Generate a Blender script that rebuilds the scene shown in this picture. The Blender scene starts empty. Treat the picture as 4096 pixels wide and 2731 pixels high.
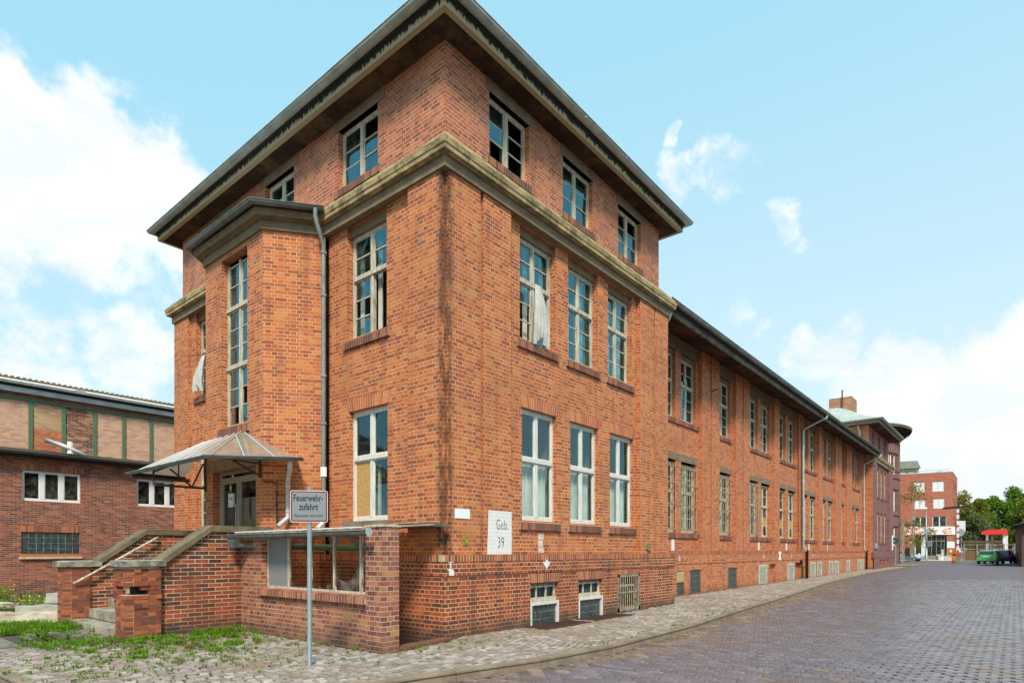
import bpy, bmesh, math, random
from mathutils import Vector, Matrix, noise
R=math.radians
random.seed(7)
SC=bpy.context.scene; COL=SC.collection
# ---------------------------------------------------------------- camera
CAMX,CAMY,CAMZ=-7.459,-7.732,1.53
cd=bpy.data.cameras.new("camera"); cam=bpy.data.objects.new("camera",cd); COL.objects.link(cam)
cam.location=(CAMX,CAMY,CAMZ); cam.rotation_euler=(R(90),0,R(39.73-90))
cd.sensor_width=36.0; cd.lens=36.0*2425/4096; cd.shift_y=(2203-1365.5)/4096; cd.clip_end=2000; cd.clip_start=.05
SC.camera=cam
SC.view_settings.view_transform='Standard'; SC.view_settings.look='None'; SC.view_settings.gamma=1.0
SC.view_settings.exposure=1.2
# ---------------------------------------------------------------- sun + world
SUN_EL=R(47); sx,sy=-0.74,-0.67
SUN_ROT=math.atan2(sx,sy)
sd=bpy.data.lights.new("sun",'SUN'); sd.energy=2.0; sd.angle=R(11); sd.color=(1.0,0.90,0.76)
so=bpy.data.objects.new("sun",sd); COL.objects.link(so)
_h=math.hypot(sx,sy); tosun=Vector((sx/_h*math.cos(SUN_EL),sy/_h*math.cos(SUN_EL),math.sin(SUN_EL)))
so.rotation_euler=tosun.to_track_quat('Z','Y').to_euler(); so.location=(-20,-20,30)
class NT:
    """tiny node-tree helper"""
    def __init__(s,tree): s.t=tree; s.n=tree.nodes; s.l=tree.links
    def __call__(s,kind,ins=None,**kw):
        nd=s.n.new(kind)
        for k,v in kw.items(): setattr(nd,k,v)
        for k,v in (ins or {}).items():
            sock=nd.inputs[k]
            if hasattr(v,'links') or isinstance(v,bpy.types.NodeSocket): s.l.new(v,sock)
            else: sock.default_value=v
        return nd
    def math(s,op,a,b=0.0,c=0.0,clamp=False):
        nd=s('ShaderNodeMath',operation=op,use_clamp=clamp)
        for i,v in enumerate((a,b,c)):
            if isinstance(v,bpy.types.NodeSocket): s.l.new(v,nd.inputs[i])
            else: nd.inputs[i].default_value=v
        return nd.outputs[0]
    def mix(s,f,a,b,blend='MIX'):
        nd=s('ShaderNodeMix',data_type='RGBA',blend_type=blend)
        for i,v in ((0,f),(6,a),(7,b)):
            if isinstance(v,bpy.types.NodeSocket): s.l.new(v,nd.inputs[i])
            else: nd.inputs[i].default_value=(v if i==0 or len(v)==4 else (*v,1))
        return nd.outputs[2]
    def noise(s,vec,scale,detail=3,rough=.5,dist=0.0):
        nd=s('ShaderNodeTexNoise',{'Scale':scale,'Detail':detail,'Roughness':rough,'Distortion':dist})
        if vec is not None: s.l.new(vec,nd.inputs['Vector'])
        return nd.outputs['Fac']
    def ramp(s,f,stops,interp='LINEAR'):
        nd=s('ShaderNodeValToRGB'); s.l.new(f,nd.inputs[0]); cr=nd.color_ramp; cr.interpolation=interp
        while len(cr.elements)<len(stops): cr.elements.new(.5)
        for e,(p,c) in zip(cr.elements,stops):
            e.position=p; e.color=(*c,1) if len(c)==3 else c
        return nd.outputs[0]
    def maprange(s,v,a,b,c=0.0,d=1.0,smooth=True):
        nd=s('ShaderNodeMapRange',{'From Min':a,'From Max':b,'To Min':c,'To Max':d},interpolation_type='SMOOTHSTEP' if smooth else 'LINEAR')
        s.l.new(v,nd.inputs[0]); return nd.outputs[0]
world=bpy.data.worlds.new("World"); SC.world=world; world.use_nodes=True
wt=world.node_tree; wt.nodes.clear(); n=NT(wt)
geo=n('ShaderNodeTexCoord'); D=geo.outputs['Generated']
sky=n('ShaderNodeTexSky',sky_type='NISHITA',sun_disc=False,sun_elevation=SUN_EL,sun_rotation=SUN_ROT,altitude=0,air_density=1.0,dust_density=1.2,ozone_density=1.6)
sep=n('ShaderNodeSeparateXYZ',{0:D}); dz=sep.outputs[2]
def cdir(px,py):
    t=(px-2048)/2425; v=(2203-py)/2425; a=R(39.73)
    return Vector((math.cos(a)+t*math.sin(a),math.sin(a)-t*math.cos(a),v)).normalized()
warp=n('ShaderNodeTexNoise',{'Vector':D,'Scale':4.0,'Detail':6,'Roughness':.6})
wv=n('ShaderNodeVectorMath',{0:warp.outputs['Color'],1:(.5,.5,.5)},operation='SUBTRACT').outputs[0]
wv=n('ShaderNodeVectorMath',{0:wv,'Scale':.20},operation='SCALE').outputs[0]
DW=n('ShaderNodeVectorMath',{0:D,1:wv},operation='ADD').outputs[0]
# cumulus banks of the real sky, each a direction and an angular radius
blobs=[(190,560,.10,1),(-40,740,.10,1),(400,620,.12,1),(560,720,.12,.95),(700,830,.11,.8),(230,760,.13,.9),(-1500,1000,.25,1),(560,1420,.10,.65),(120,1430,.10,.6),(20,1030,.06,.6),(420,980,.10,.6),(600,1150,.08,.45),(3330,1400,.075,.68),(3180,1370,.055,.6),(3620,1620,.12,.85),(3480,1560,.075,.75),(3980,1850,.22,1),(3700,1850,.16,1),(4400,1500,.2,1),
 (2740,720,.05,.6),(2900,720,.06,.55),(3010,740,.035,.5),(2720,540,.022,.5),(3150,920,.035,.5),(3950,1400,.10,.4),(2960,1270,.06,.4)]
tot=None
for px,py,rad,amp in blobs:
    d=cdir(px,py)
    dp=n('ShaderNodeVectorMath',{0:DW,1:tuple(d)},operation='DISTANCE').outputs['Value']
    m=n.maprange(dp,rad,rad*.45,0,amp)
    tot=m if tot is None else n.math('MAXIMUM',tot,m)
# clouds over the rest of the sky, behind the camera
gen=n.maprange(n.noise(D,2.2,7,.6,.2),.50,.66,0,.9)
a=R(39.73); fw=n('ShaderNodeVectorMath',{0:D,1:(math.cos(a),math.sin(a),0)},operation='DOT_PRODUCT').outputs['Value']
gen=n.math('MULTIPLY',gen,n.maprange(fw,.25,-.15))
gen=n.math('MAXIMUM',gen,n.math('MULTIPLY',n.maprange(dz,.22,.0),.55))
tot=n.math('MAXIMUM',tot,gen)
fine=n.math('ADD',n.math('MULTIPLY',n.noise(D,8.0,7,.66,.5),.68),n.math('MULTIPLY',n.noise(D,27.0,6,.7,.6),.32))
cl=n.math('SUBTRACT',n.math('MULTIPLY',tot,1.7),n.maprange(fine,.30,.66,1.0,.0))
cl=n.maprange(cl,.0,1.05)
skyc=n('ShaderNodeVectorMath',{0:sky.outputs[0],'Scale':.115},operation='SCALE').outputs[0]
skyc=n.mix(1.0,skyc,(.70,1.0,1.10),'MULTIPLY')
pale=n.mix(n.maprange(n.math('SUBTRACT',dz,n.math('MULTIPLY',sep.outputs[0],.22)),.62,-.12),(.185,.355,.43),(.33,.405,.42))
skyc=n.mix(.86,skyc,pale)
shade=n.noise(n('ShaderNodeMapping',{'Vector':D,'Scale':(1,1,2.2)}).outputs[0],6.0,7,.62,.4)
ccol=n.mix(n.maprange(shade,.40,.60),(.405,.43,.445),(.475,.48,.48))
fin=n.mix(cl,skyc,ccol)
bg=n('ShaderNodeBackground',{'Color':fin,'Strength':1.0}); out=n('ShaderNodeOutputWorld'); wt.links.new(bg.outputs[0],out.inputs[0])

# ---------------------------------------------------------------- materials
MATS={}
def newmat(name):
    m=bpy.data.materials.new(name); m.use_nodes=True; t=m.node_tree; t.nodes.clear(); nt=NT(t); MATS[name]=m
    return m,nt
def finish(nt,col,rough=.8,metal=0.0,bump=None,bstr=.3,bdist=.01,spec=.5,extra=None):
    ins={'Roughness':rough,'Metallic':metal,'Base Color':(col if isinstance(col,bpy.types.NodeSocket) else (*col,1)),'Specular IOR Level':spec}
    p=nt('ShaderNodeBsdfPrincipled',ins)
    for k,v in (extra or {}).items():
        if isinstance(v,bpy.types.NodeSocket): nt.l.new(v,p.inputs[k])
        else: p.inputs[k].default_value=v
    if bump is not None:
        b=nt('ShaderNodeBump',{'Height':bump,'Strength':bstr,'Distance':bdist}); nt.l.new(b.outputs[0],p.inputs['Normal'])
    o=nt('ShaderNodeOutputMaterial'); nt.l.new(p.outputs[0],o.inputs[0]); return p
def plain(name,c,rough=.7,metal=0.0,var=.25,scale=4.0,c2=None,bstr=.15,spec=.5,streak=False):
    m,nt=newmat(name); P=nt('ShaderNodeTexCoord').outputs['Object']
    if streak:
        P2=nt('ShaderNodeMapping',{'Vector':P,'Scale':(6,6,.5)}).outputs[0]
    else: P2=P
    f=nt.noise(P2,scale,6,.65); g=nt.noise(P,scale*9,3,.6)
    f2=nt.maprange(nt.math('ADD',nt.math('MULTIPLY',f,.75),nt.math('MULTIPLY',g,.25)),.34,.66)
    c2=c2 or tuple(v*(1-var) for v in c)
    finish(nt,nt.mix(f2,c,c2),rough,metal,nt.noise(P,scale*14,3,.6),bstr,.006,spec); return m
def brick_color(nt,rnd,stops): return nt.ramp(rnd,stops,'LINEAR')
def brick(name,stops,mortar,large=.25,tint=(1,1,1),bw=.252,rh=.0765,soot=0.0,pale=0.0,mort=.0074,squash=.5,damp=0.0,bstr=.5):
    m,nt=newmat(name); uv=nt('ShaderNodeUVMap').outputs[0]; P=nt('ShaderNodeTexCoord').outputs['Object']
    dn=nt('ShaderNodeTexNoise',{'Vector':P,'Scale':5.0,'Detail':2}).outputs['Color']
    dv=nt('ShaderNodeVectorMath',{0:nt('ShaderNodeVectorMath',{0:dn,1:(.5,.5,.5)},operation='SUBTRACT').outputs[0],'Scale':.008},operation='SCALE').outputs[0]
    uvd=nt('ShaderNodeVectorMath',{0:uv,1:dv},operation='ADD').outputs[0]
    b=nt('ShaderNodeTexBrick',{'Vector':uvd,'Color1':(0,0,0,1),'Color2':(1,1,1,1),'Mortar':(0,0,0,1),'Scale':1.0,'Mortar Size':mort,'Mortar Smooth':.25,'Brick Width':bw,'Row Height':rh},offset=.5,offset_frequency=2,squash=squash,squash_frequency=2)
    rnd=b.outputs['Color']; fac=b.outputs['Fac']
    big=nt.noise(P,.55,5,.6); med=nt.noise(P,3.0,4,.6); fin=nt.noise(P,60,3,.7)
    r2=nt.math('ADD',rnd,nt.math('MULTIPLY',nt.math('SUBTRACT',med,.5),.9))
    r2=nt.math('ADD',r2,nt.math('MULTIPLY',nt.math('SUBTRACT',big,.5),.8),clamp=True)
    c=nt.ramp(r2,stops)
    c=nt.mix(nt.maprange(fin,.25,.75,0,.35),c,(.09,.03,.02))
    mc=nt.mix(nt.maprange(med,.3,.7),mortar,tuple(v*.62 for v in mortar))
    c=nt.mix(fac,c,mc)
    if pale: c=nt.mix(nt.math('MULTIPLY',nt.maprange(nt.noise(P,1.3,6,.7),.52,.75),pale),c,(.42,.34,.28))
    if damp:
        z=nt('ShaderNodeSeparateXYZ',{0:P}).outputs[2]
        zz=nt.math('ADD',z,nt.math('MULTIPLY',nt.math('SUBTRACT',med,.5),.7))
        c=nt.mix(nt.math('MULTIPLY',nt.maprange(zz,.35,-.05),damp),c,(.05,.045,.035))
    if soot:
        s=nt('ShaderNodeSeparateXYZ',{0:P}); ax=nt.math('ABSOLUTE',s.outputs[0]); ay=nt.math('ABSOLUTE',s.outputs[1])
        dd=nt.math('MAXIMUM',ax,ay)
        sn=nt.noise(nt('ShaderNodeMapping',{'Vector':P,'Scale':(5,5,1.2)}).outputs[0],1.6,5,.7)
        k=nt.math('MULTIPLY',nt.maprange(dd,.28,.06),nt.maprange(sn,.36,.56))
        c=nt.mix(nt.math('MULTIPLY',k,soot),c,(.035,.03,.02))
    if large:
        st=nt.noise(nt('ShaderNodeMapping',{'Vector':P,'Scale':(2.2,2.2,.35)}).outputs[0],1.1,6,.65)
        c=nt.mix(nt.math('MULTIPLY',nt.maprange(big,.44,.66),large),c,(.15,.05,.03)); c=nt.mix(nt.math('MULTIPLY',nt.maprange(st,.54,.70),large*1.3),c,(.075,.04,.028))
    if tint!=(1,1,1): c=nt.mix(1.0,c,tint,'MULTIPLY')
    hgt=nt.math('SUBTRACT',nt.math('MULTIPLY',fin,.3),fac)
    finish(nt,c,.82,0,hgt,bstr,.008,.35); return m
def island(name,stops,rough=.8,bstr=.3,sc=30,spec=.4,dirt=None,dsc=1.0):
    m,nt=newmat(name); g=nt('ShaderNodeNewGeometry'); P=nt('ShaderNodeTexCoord').outputs['Object']
    f=nt.noise(P,sc,4,.65)
    r=nt.math('ADD',g.outputs['Random Per Island'],nt.math('MULTIPLY',nt.math('SUBTRACT',f,.5),.4),clamp=True)
    c=nt.ramp(r,stops); c=nt.mix(nt.maprange(f,.3,.8,0,.4),c,tuple(v*.5 for v in stops[0][1]))
    if dirt: c=nt.mix(nt.maprange(nt.noise(P,dsc,6,.65),.47,.66,0,.8),c,dirt)
    finish(nt,c,rough,0,f,bstr,.006,spec); return m
OR=(.63,.168,.048);RD=(.49,.112,.038);DK=(.32,.08,.038);PU=(.12,.045,.038);YE=(.62,.26,.08)
MO=(.66,.455,.255)
brick('brick_orange',[(0,DK),(.12,(.40,.10,.042)),(.30,RD),(.62,OR),(.93,(.67,.215,.066)),(1,YE)],MO,.22,soot=.85,pale=.14)
brick('brick_rose',[(0,(.27,.08,.045)),(.2,(.38,.11,.06)),(.5,(.49,.145,.07)),(.8,(.56,.175,.08)),(1,(.62,.23,.10))],(.62,.43,.29),.25,pale=.18)
brick('brick_plinth',[(0,(.13,.035,.024)),(.25,(.24,.05,.026)),(.55,(.36,.066,.027)),(.85,(.43,.085,.030)),(1,(.56,.14,.04))],(.70,.50,.27),.30,damp=.8)
brick('brick_wing',[(0,DK),(.12,(.42,.11,.05)),(.4,(.58,.16,.06)),(.8,(.66,.20,.072)),(1,(.70,.26,.09))],(.58,.36,.20),.2,pale=.10,damp=.5)
brick('brick_old',[(0,(.11,.04,.035)),(.25,(.20,.06,.04)),(.55,(.31,.085,.05)),(.85,(.41,.12,.065)),(1,(.50,.18,.085))],(.46,.35,.27),.3,squash=1.0,damp=.3,pale=.12)
brick('brick_pale',[(0,(.52,.28,.19)),(.3,(.64,.36,.25)),(.7,(.72,.43,.30)),(1,(.76,.50,.33))],(.66,.45,.32),.05,squash=1.0,pale=.1)
brick('brick_ochre',[(0,(.3,.16,.09)),(.3,(.46,.28,.15)),(.7,(.56,.36,.19)),(1,(.62,.42,.24))],(.52,.38,.24),.05,squash=1.0,pale=.25)
brick('brick_patch',[(0,(.06,.035,.03)),(.3,(.16,.06,.04)),(.6,(.36,.11,.05)),(1,(.58,.36,.25))],(.5,.37,.26),.1,squash=1.0,pale=.7)
brick('brick_shed',[(0,(.17,.055,.045)),(.3,(.29,.085,.055)),(.6,(.40,.13,.075)),(.9,(.47,.18,.085)),(1,(.55,.24,.09))],(.56,.43,.30),.15,pale=.3,damp=.5)
brick('brick_parapet',[(0,(.06,.028,.026)),(.28,(.14,.042,.03)),(.5,(.29,.058,.03)),(.8,(.40,.078,.032)),(1,(.52,.12,.04))],(.66,.54,.34),.45,damp=.85,squash=1.0,pale=.3)
brick('brick_purple',[(0,(.15,.055,.055)),(.4,(.24,.10,.09)),(1,(.31,.14,.12))],(.28,.17,.15),.1,squash=1.0)
brick('brick_modern',[(0,(.36,.10,.06)),(.5,(.48,.14,.085)),(1,(.54,.18,.11))],(.42,.20,.14),.05,squash=1.0)
brick('brick_dark',[(0,(.06,.035,.03)),(.5,(.11,.05,.04)),(1,(.17,.075,.055))],(.16,.13,.11),.2,squash=1.0)
brick('brick_chimney',[(0,(.3,.13,.07)),(.5,(.46,.22,.12)),(1,(.55,.29,.16))],(.4,.29,.2),.2,squash=1.0)
island('soldier_red',[(0,(.18,.055,.035)),(.35,(.34,.085,.04)),(.7,(.45,.12,.05)),(1,(.54,.18,.07))])
island('soldier_orange',[(0,(.34,.09,.045)),(.35,(.50,.14,.052)),(.7,(.59,.17,.06)),(1,(.64,.21,.07))])
plain('brick_kerb',(.22,.07,.045),.9,0,.4,6,c2=(.12,.055,.04),bstr=.5)
island('soldier_shed',[(0,(.17,.06,.045)),(.35,(.30,.09,.055)),(.7,(.40,.13,.075)),(1,(.50,.19,.10))])
island('soldier_dark',[(0,(.10,.042,.032)),(.4,(.20,.07,.045)),(.8,(.32,.10,.055)),(1,(.42,.14,.07))])
island('loose_brick',[(0,(.14,.05,.035)),(.35,(.28,.075,.04)),(.7,(.40,.10,.042)),(1,(.52,.15,.05))],bstr=.6)
plain('mortar',(.60,.49,.32),.9,0,.35,8)
plain('mortar_dark',(.34,.28,.19),.9,0,.35,8)
plain('concrete',(.23,.20,.135),.9,0,.4,3,c2=(.10,.09,.06),bstr=.5)
plain('lintel_stone',(.25,.185,.11),.9,0,.3,4,c2=(.155,.115,.07),bstr=.5)
def cornice_mat():
    m,nt=newmat('cornice_stone'); P=nt('ShaderNodeTexCoord').outputs['Object']
    st=nt('ShaderNodeMapping',{'Vector':P,'Scale':(2,2,9)}).outputs[0]
    a_=nt.maprange(nt.noise(st,1.4,6,.7),.38,.6); b_=nt.maprange(nt.noise(P,2.6,6,.7),.45,.62)
    c=nt.mix(a_,(.50,.385,.20),(.30,.23,.12)); c=nt.mix(nt.math('MULTIPLY',b_,.8),c,(.13,.095,.05))
    y=nt.maprange(nt.noise(st,5,4,.6),.56,.66,0,.5); c=nt.mix(y,c,(.36,.30,.05))
    finish(nt,c,.9,0,nt.noise(P,30,4,.6),.4,.008,.3)
cornice_mat()
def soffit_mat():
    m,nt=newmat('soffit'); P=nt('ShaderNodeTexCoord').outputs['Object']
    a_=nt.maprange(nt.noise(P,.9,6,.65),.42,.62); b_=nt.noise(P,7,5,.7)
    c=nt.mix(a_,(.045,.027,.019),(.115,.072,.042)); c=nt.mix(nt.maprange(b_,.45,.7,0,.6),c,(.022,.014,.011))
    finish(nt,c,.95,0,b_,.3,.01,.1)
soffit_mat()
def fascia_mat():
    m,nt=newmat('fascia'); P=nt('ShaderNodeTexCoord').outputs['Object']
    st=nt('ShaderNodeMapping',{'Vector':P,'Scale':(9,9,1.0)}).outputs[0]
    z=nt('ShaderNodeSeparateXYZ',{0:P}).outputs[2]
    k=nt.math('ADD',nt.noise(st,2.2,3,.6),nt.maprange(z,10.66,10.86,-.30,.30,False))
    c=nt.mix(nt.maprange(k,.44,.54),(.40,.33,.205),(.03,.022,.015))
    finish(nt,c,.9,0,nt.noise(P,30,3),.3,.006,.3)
fascia_mat()
plain('fascia_grey',(.20,.175,.135),.9,0,.4,3,c2=(.055,.045,.035),bstr=.5)
plain('zinc',(.44,.50,.47),.5,.2,.4,3,c2=(.28,.33,.31),bstr=.05)
plain('zinc_dark',(.19,.22,.215),.45,.35,.4,3,c2=(.10,.12,.115),bstr=.05)
plain('zinc_mid',(.25,.28,.265),.5,.25,.4,3,c2=(.15,.17,.16),bstr=.05)
plain('zinc_light',(.50,.56,.57),.4,.4,.3,3,bstr=.05)
plain('zinc_roof',(.47,.50,.44),.6,.15,.25,1.2,c2=(.37,.40,.35),bstr=.05)
plain('old_paint',(.68,.64,.52),.8,0,.5,6,c2=(.26,.20,.13),bstr=.5,streak=True)
plain('old_paint_dark',(.30,.26,.19),.85,0,.5,7,c2=(.09,.065,.045),bstr=.5)
plain('white_paint',(.74,.75,.70),.5,0,.3,7,c2=(.52,.50,.43),bstr=.2,streak=True)
plain('white_sign',(.80,.82,.82),.4,0,.04,5,bstr=.02)
plain('white_plastic',(.78,.78,.76),.4,0,.06,5)
plain('pipe_white',(.66,.67,.64),.45,0,.25,2,bstr=.05)
plain('alu',(.30,.25,.18),.5,.2,.25,5)
plain('door_panel',(.16,.12,.085),.4,0,.35,3)
plain('rust',(.16,.065,.035),.85,0,.5,12,c2=(.07,.032,.02),bstr=.6)
plain('rust_iron',(.10,.055,.04),.8,.2,.4,9)
plain('grate',(.075,.03,.02),.9,0,.4,18)
plain('bar_iron',(.42,.38,.27),.7,.1,.5,9,c2=(.16,.10,.05))
plain('steel_green',(.07,.19,.09),.6,0,.4,4,c2=(.10,.13,.08))
plain('iron_and_hole_shade',(.04,.035,.03),.7,.3,.3,9)
plain('osb',(.58,.35,.13),.8,0,.3,22,c2=(.36,.19,.06))
plain('plywood',(.52,.37,.19),.8,0,.3,8,c2=(.36,.24,.11))
plain('grey_board',(.21,.215,.22),.75,0,.1,30)
plain('roof_dark',(.05,.045,.04),.9,0,.4,5,bstr=.4)
plain('moss_roof',(.09,.08,.06),.95,0,.5,2.5,c2=(.22,.12,.04),bstr=.6)
plain('interior',(.11,.095,.075),.9,0,.3,.8)
plain('interior_pale',(.30,.28,.23),.9,0,.3,.8)
plain('asphalt',(.15,.12,.135),.7,0,.3,1.5,c2=(.11,.088,.10),bstr=.3)
plain('soil',(.16,.125,.085),.95,0,.4,2.5,c2=(.10,.085,.05),bstr=.6)
plain('joint_sand',(.075,.055,.036),.95,0,.4,3,c2=(.05,.042,.022),bstr=.6)
island('sett_dirty',[(0,(.13,.09,.07)),(.4,(.20,.145,.115)),(.8,(.25,.19,.15)),(1,(.31,.25,.21))],.7,.5,25,.4,dirt=(.24,.165,.11),dsc=.8)
plain('joint_road',(.075,.045,.04),.9,0,.4,3,bstr=.5)
plain('kerb_stone',(.27,.205,.145),.85,0,.35,2,c2=(.16,.115,.075),bstr=.5)
plain('slab',(.23,.195,.165),.85,0,.35,3,bstr=.4)
plain('slab_dark',(.085,.07,.062),.9,0,.35,5,bstr=.4)
plain('step_stone',(.46,.40,.31),.9,0,.4,4,c2=(.15,.14,.10),bstr=.6)
plain('lichen_stone',(.38,.36,.28),.95,0,.4,5,c2=(.09,.085,.065),bstr=.7)
plain('lichen_light',(.42,.41,.34),.95,0,.4,9,c2=(.13,.125,.10),bstr=.9)
plain('coping_brown',(.20,.155,.09),.9,0,.4,3,c2=(.10,.085,.055),bstr=.6)
plain('block_stone',(.62,.55,.42),.9,0,.3,3,c2=(.40,.32,.23),bstr=.9)
plain('block_grey',(.46,.43,.38),.9,0,.3,3,c2=(.30,.27,.24),bstr=.9)
plain('sign_grey',(.21,.235,.24),.6,0,.08,60)
plain('sign_red',(.20,.004,.022),.45,0,.1,5)
plain('ink',(.012,.014,.03),.6,0,.1,5)
plain('painted_white',(.74,.75,.72),.75,0,.1,6,bstr=.15)
plain('faded_white',(.70,.66,.60),.8,0,.4,7,c2=(.55,.32,.22))
plain('grey_ink',(.055,.06,.055),.8,0,.3,9)
plain('yellow_plate',(.42,.38,.02),.7,0,.8,22,c2=(.05,.05,.02))
plain('post_grey',(.27,.31,.33),.42,.5,.2,4,bstr=.05)
plain('bark',(.10,.08,.06),.95,0,.4,5,bstr=.6)
plain('bark_pale',(.40,.38,.32),.9,0,.4,5)
plain('orange_paint',(.85,.22,.02),.5,0,.1,5)
plain('sign_orange',(.80,.17,.04),.5,0,.05,5)
plain('sign_salmon',(.82,.30,.22),.5,0,.05,5)
plain('red_canopy',(.80,.03,.02),.5,0,.05,5)
plain('red_band',(.60,.10,.06),.6,0,.3,5)
plain('wood_fence',(.13,.08,.045),.9,0,.4,3,c2=(.07,.045,.03))
plain('wood_rust',(.24,.10,.04),.9,0,.5,1.5,c2=(.14,.11,.06))
plain('wood_pale',(.36,.31,.22),.9,0,.4,3)
plain('wood_post',(.24,.245,.19),.9,0,.4,3)
plain('plaster',(.55,.53,.47),.9,0,.3,1)
plain('tyre',(.02,.02,.02),.8,0,.1,5)
plain('rubber',(.03,.03,.032),.6,0,.1,5)
plain('plate_white',(.7,.7,.68),.5,0,.1,5)
plain('yellow_cloth',(.8,.65,.03),.7,0,.1,5)
plain('teal_curtain',(.10,.26,.30),.85,0,.3,3)
def paint(name,c):
    m,nt=newmat(name); finish(nt,c,.28,.3,None,spec=.5,extra={'Coat Weight':.7,'Coat Roughness':.06})
paint('car_green',(.12,.55,.17)); paint('car_purple',(.09,.025,.12)); paint('car_silver',(.42,.48,.60))
paint('lamp_red',(.5,.02,.02)); paint('car_glass',(.03,.05,.06)); paint('lamp_clear',(.6,.65,.7))
def glass(name,tint,refl,ior,rough=.02,wavy=.25,dirt=.12,dirtc=(.28,.28,.24)):
    m,nt=newmat(name); P=nt('ShaderNodeTexCoord').outputs['Object']
    b=nt('ShaderNodeBump',{'Height':nt.noise(P,2.3,2,.5),'Strength':wavy,'Distance':.02})
    g=nt('ShaderNodeBsdfGlossy',{'Color':(*refl,1),'Roughness':rough,'Normal':b.outputs[0]})
    t=nt('ShaderNodeBsdfTransparent',{'Color':(*tint,1)})
    df=nt('ShaderNodeBsdfDiffuse',{'Color':(*dirtc,1)})
    bf=nt('ShaderNodeNewGeometry').outputs['Backfacing']
    fr=nt('ShaderNodeFresnel',{'IOR':nt.math('ADD',ior,nt.math('MULTIPLY',bf,1/ior-ior))}).outputs[0]
    dm=nt('ShaderNodeMixShader',{0:nt.maprange(nt.noise(P,3.5,5,.7),.35,.75,0,dirt)}); nt.l.new(t.outputs[0],dm.inputs[1]); nt.l.new(df.outputs[0],dm.inputs[2])
    mx=nt('ShaderNodeMixShader',{0:fr}); nt.l.new(dm.outputs[0],mx.inputs[1]); nt.l.new(g.outputs[0],mx.inputs[2])
    o=nt('ShaderNodeOutputMaterial'); nt.l.new(mx.outputs[0],o.inputs[0])
glass('glass_old',(.55,.72,.74),(.36,.85,1.0),2.5)
glass('glass_new',(.85,.92,.90),(.55,.9,1.0),1.9,wavy=.12,dirt=.06)
glass('glass_dark',(.10,.12,.12),(.6,.8,.9),1.6,dirt=.3)
glass('glass_smoke',(.30,.27,.22),(.8,.85,.9),1.5,wavy=.1,dirt=.35,dirtc=(.25,.21,.16))
glass('glass_frost',(.50,.46,.42),(.5,.5,.5),1.3,rough=.3,dirt=.75,dirtc=(.24,.20,.17))
def glassblock(name,c1,c2,rough):
    m,nt=newmat(name); P=nt('ShaderNodeTexCoord').outputs['Object']
    f=nt.noise(P,12,4,.6); finish(nt,nt.mix(nt.maprange(f,.35,.65),c1,c2),rough,0,nt.noise(P,35,2),.5,.02,.8)
glassblock('block_glass_dark',(.016,.026,.028),(.05,.075,.07),.4)
glassblock('block_glass_pale',(.25,.30,.27),(.42,.46,.41),.2)
def translucent(name,c,tr=.5):
    m,nt=newmat(name); P=nt('ShaderNodeTexCoord').outputs['Object']
    f=nt.noise(P,2.0,6,.7); cc=nt.mix(nt.maprange(f,.35,.65),c,tuple(v*.75 for v in c))
    d=nt('ShaderNodeBsdfDiffuse',{'Color':cc}); t=nt('ShaderNodeBsdfTranslucent',{'Color':cc}); mx=nt('ShaderNodeMixShader',{0:tr})
    nt.l.new(d.outputs[0],mx.inputs[1]); nt.l.new(t.outputs[0],mx.inputs[2])
    if 'glazing' in name:
        gg=nt('ShaderNodeBsdfGlossy',{'Color':(1,1,1,1),'Roughness':.12}); fr=nt('ShaderNodeLayerWeight',{'Blend':.35}).outputs['Facing']; m2=nt('ShaderNodeMixShader',{0:nt.math('MULTIPLY',fr,.6)}); nt.l.new(mx.outputs[0],m2.inputs[1]); nt.l.new(gg.outputs[0],m2.inputs[2]); mx=m2
    o=nt('ShaderNodeOutputMaterial'); nt.l.new(mx.outputs[0],o.inputs[0])
translucent('curtain_white',(.70,.70,.66),.3); translucent('curtain_grey',(.80,.82,.74),.25)
translucent('canopy_glazing',(.55,.47,.37),.5); translucent('roof_sheet',(.85,.78,.66),.85)
def leafmat(name,cs,tr=.35):
    m,nt=newmat(name); g=nt('ShaderNodeNewGeometry'); P=nt('ShaderNodeTexCoord').outputs['Object']
    f=nt.noise(P,.8,3,.6); r=nt.math('ADD',nt.math('MULTIPLY',g.outputs['Random Per Island'],.6),nt.math('MULTIPLY',f,.5),clamp=True)
    c=nt.ramp(r,[(i/(len(cs)-1)*.8+.1,x) for i,x in enumerate(cs)])
    d=nt('ShaderNodeBsdfDiffuse',{'Color':c}); t=nt('ShaderNodeBsdfTranslucent',{'Color':c}); mx=nt('ShaderNodeMixShader',{0:tr})
    nt.l.new(d.outputs[0],mx.inputs[1]); nt.l.new(t.outputs[0],mx.inputs[2]); o=nt('ShaderNodeOutputMaterial'); nt.l.new(mx.outputs[0],o.inputs[0])
leafmat('leaf_green',[(.05,.12,.015),(.11,.23,.025),(.22,.34,.04)])
leafmat('leaf_autumn',[(.13,.14,.02),(.28,.24,.04),(.44,.29,.06)])
leafmat('leaf_grey',[(.06,.10,.04),(.12,.18,.07),(.20,.26,.13)])
leafmat('leaf_yellow',[(.11,.12,.02),(.20,.19,.03),(.27,.23,.05)])
leafmat('weed',[(.07,.17,.012),(.14,.31,.02),(.27,.44,.04)],.45)
leafmat('dry_weed',[(.13,.14,.04),(.20,.19,.06),(.27,.23,.10)],.4)
leafmat('petal',[(.75,.55,.01),(.85,.68,.02)],.3)
leafmat('fallen_leaf',[(.25,.12,.03),(.42,.22,.05),(.5,.34,.08)],.1)
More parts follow.
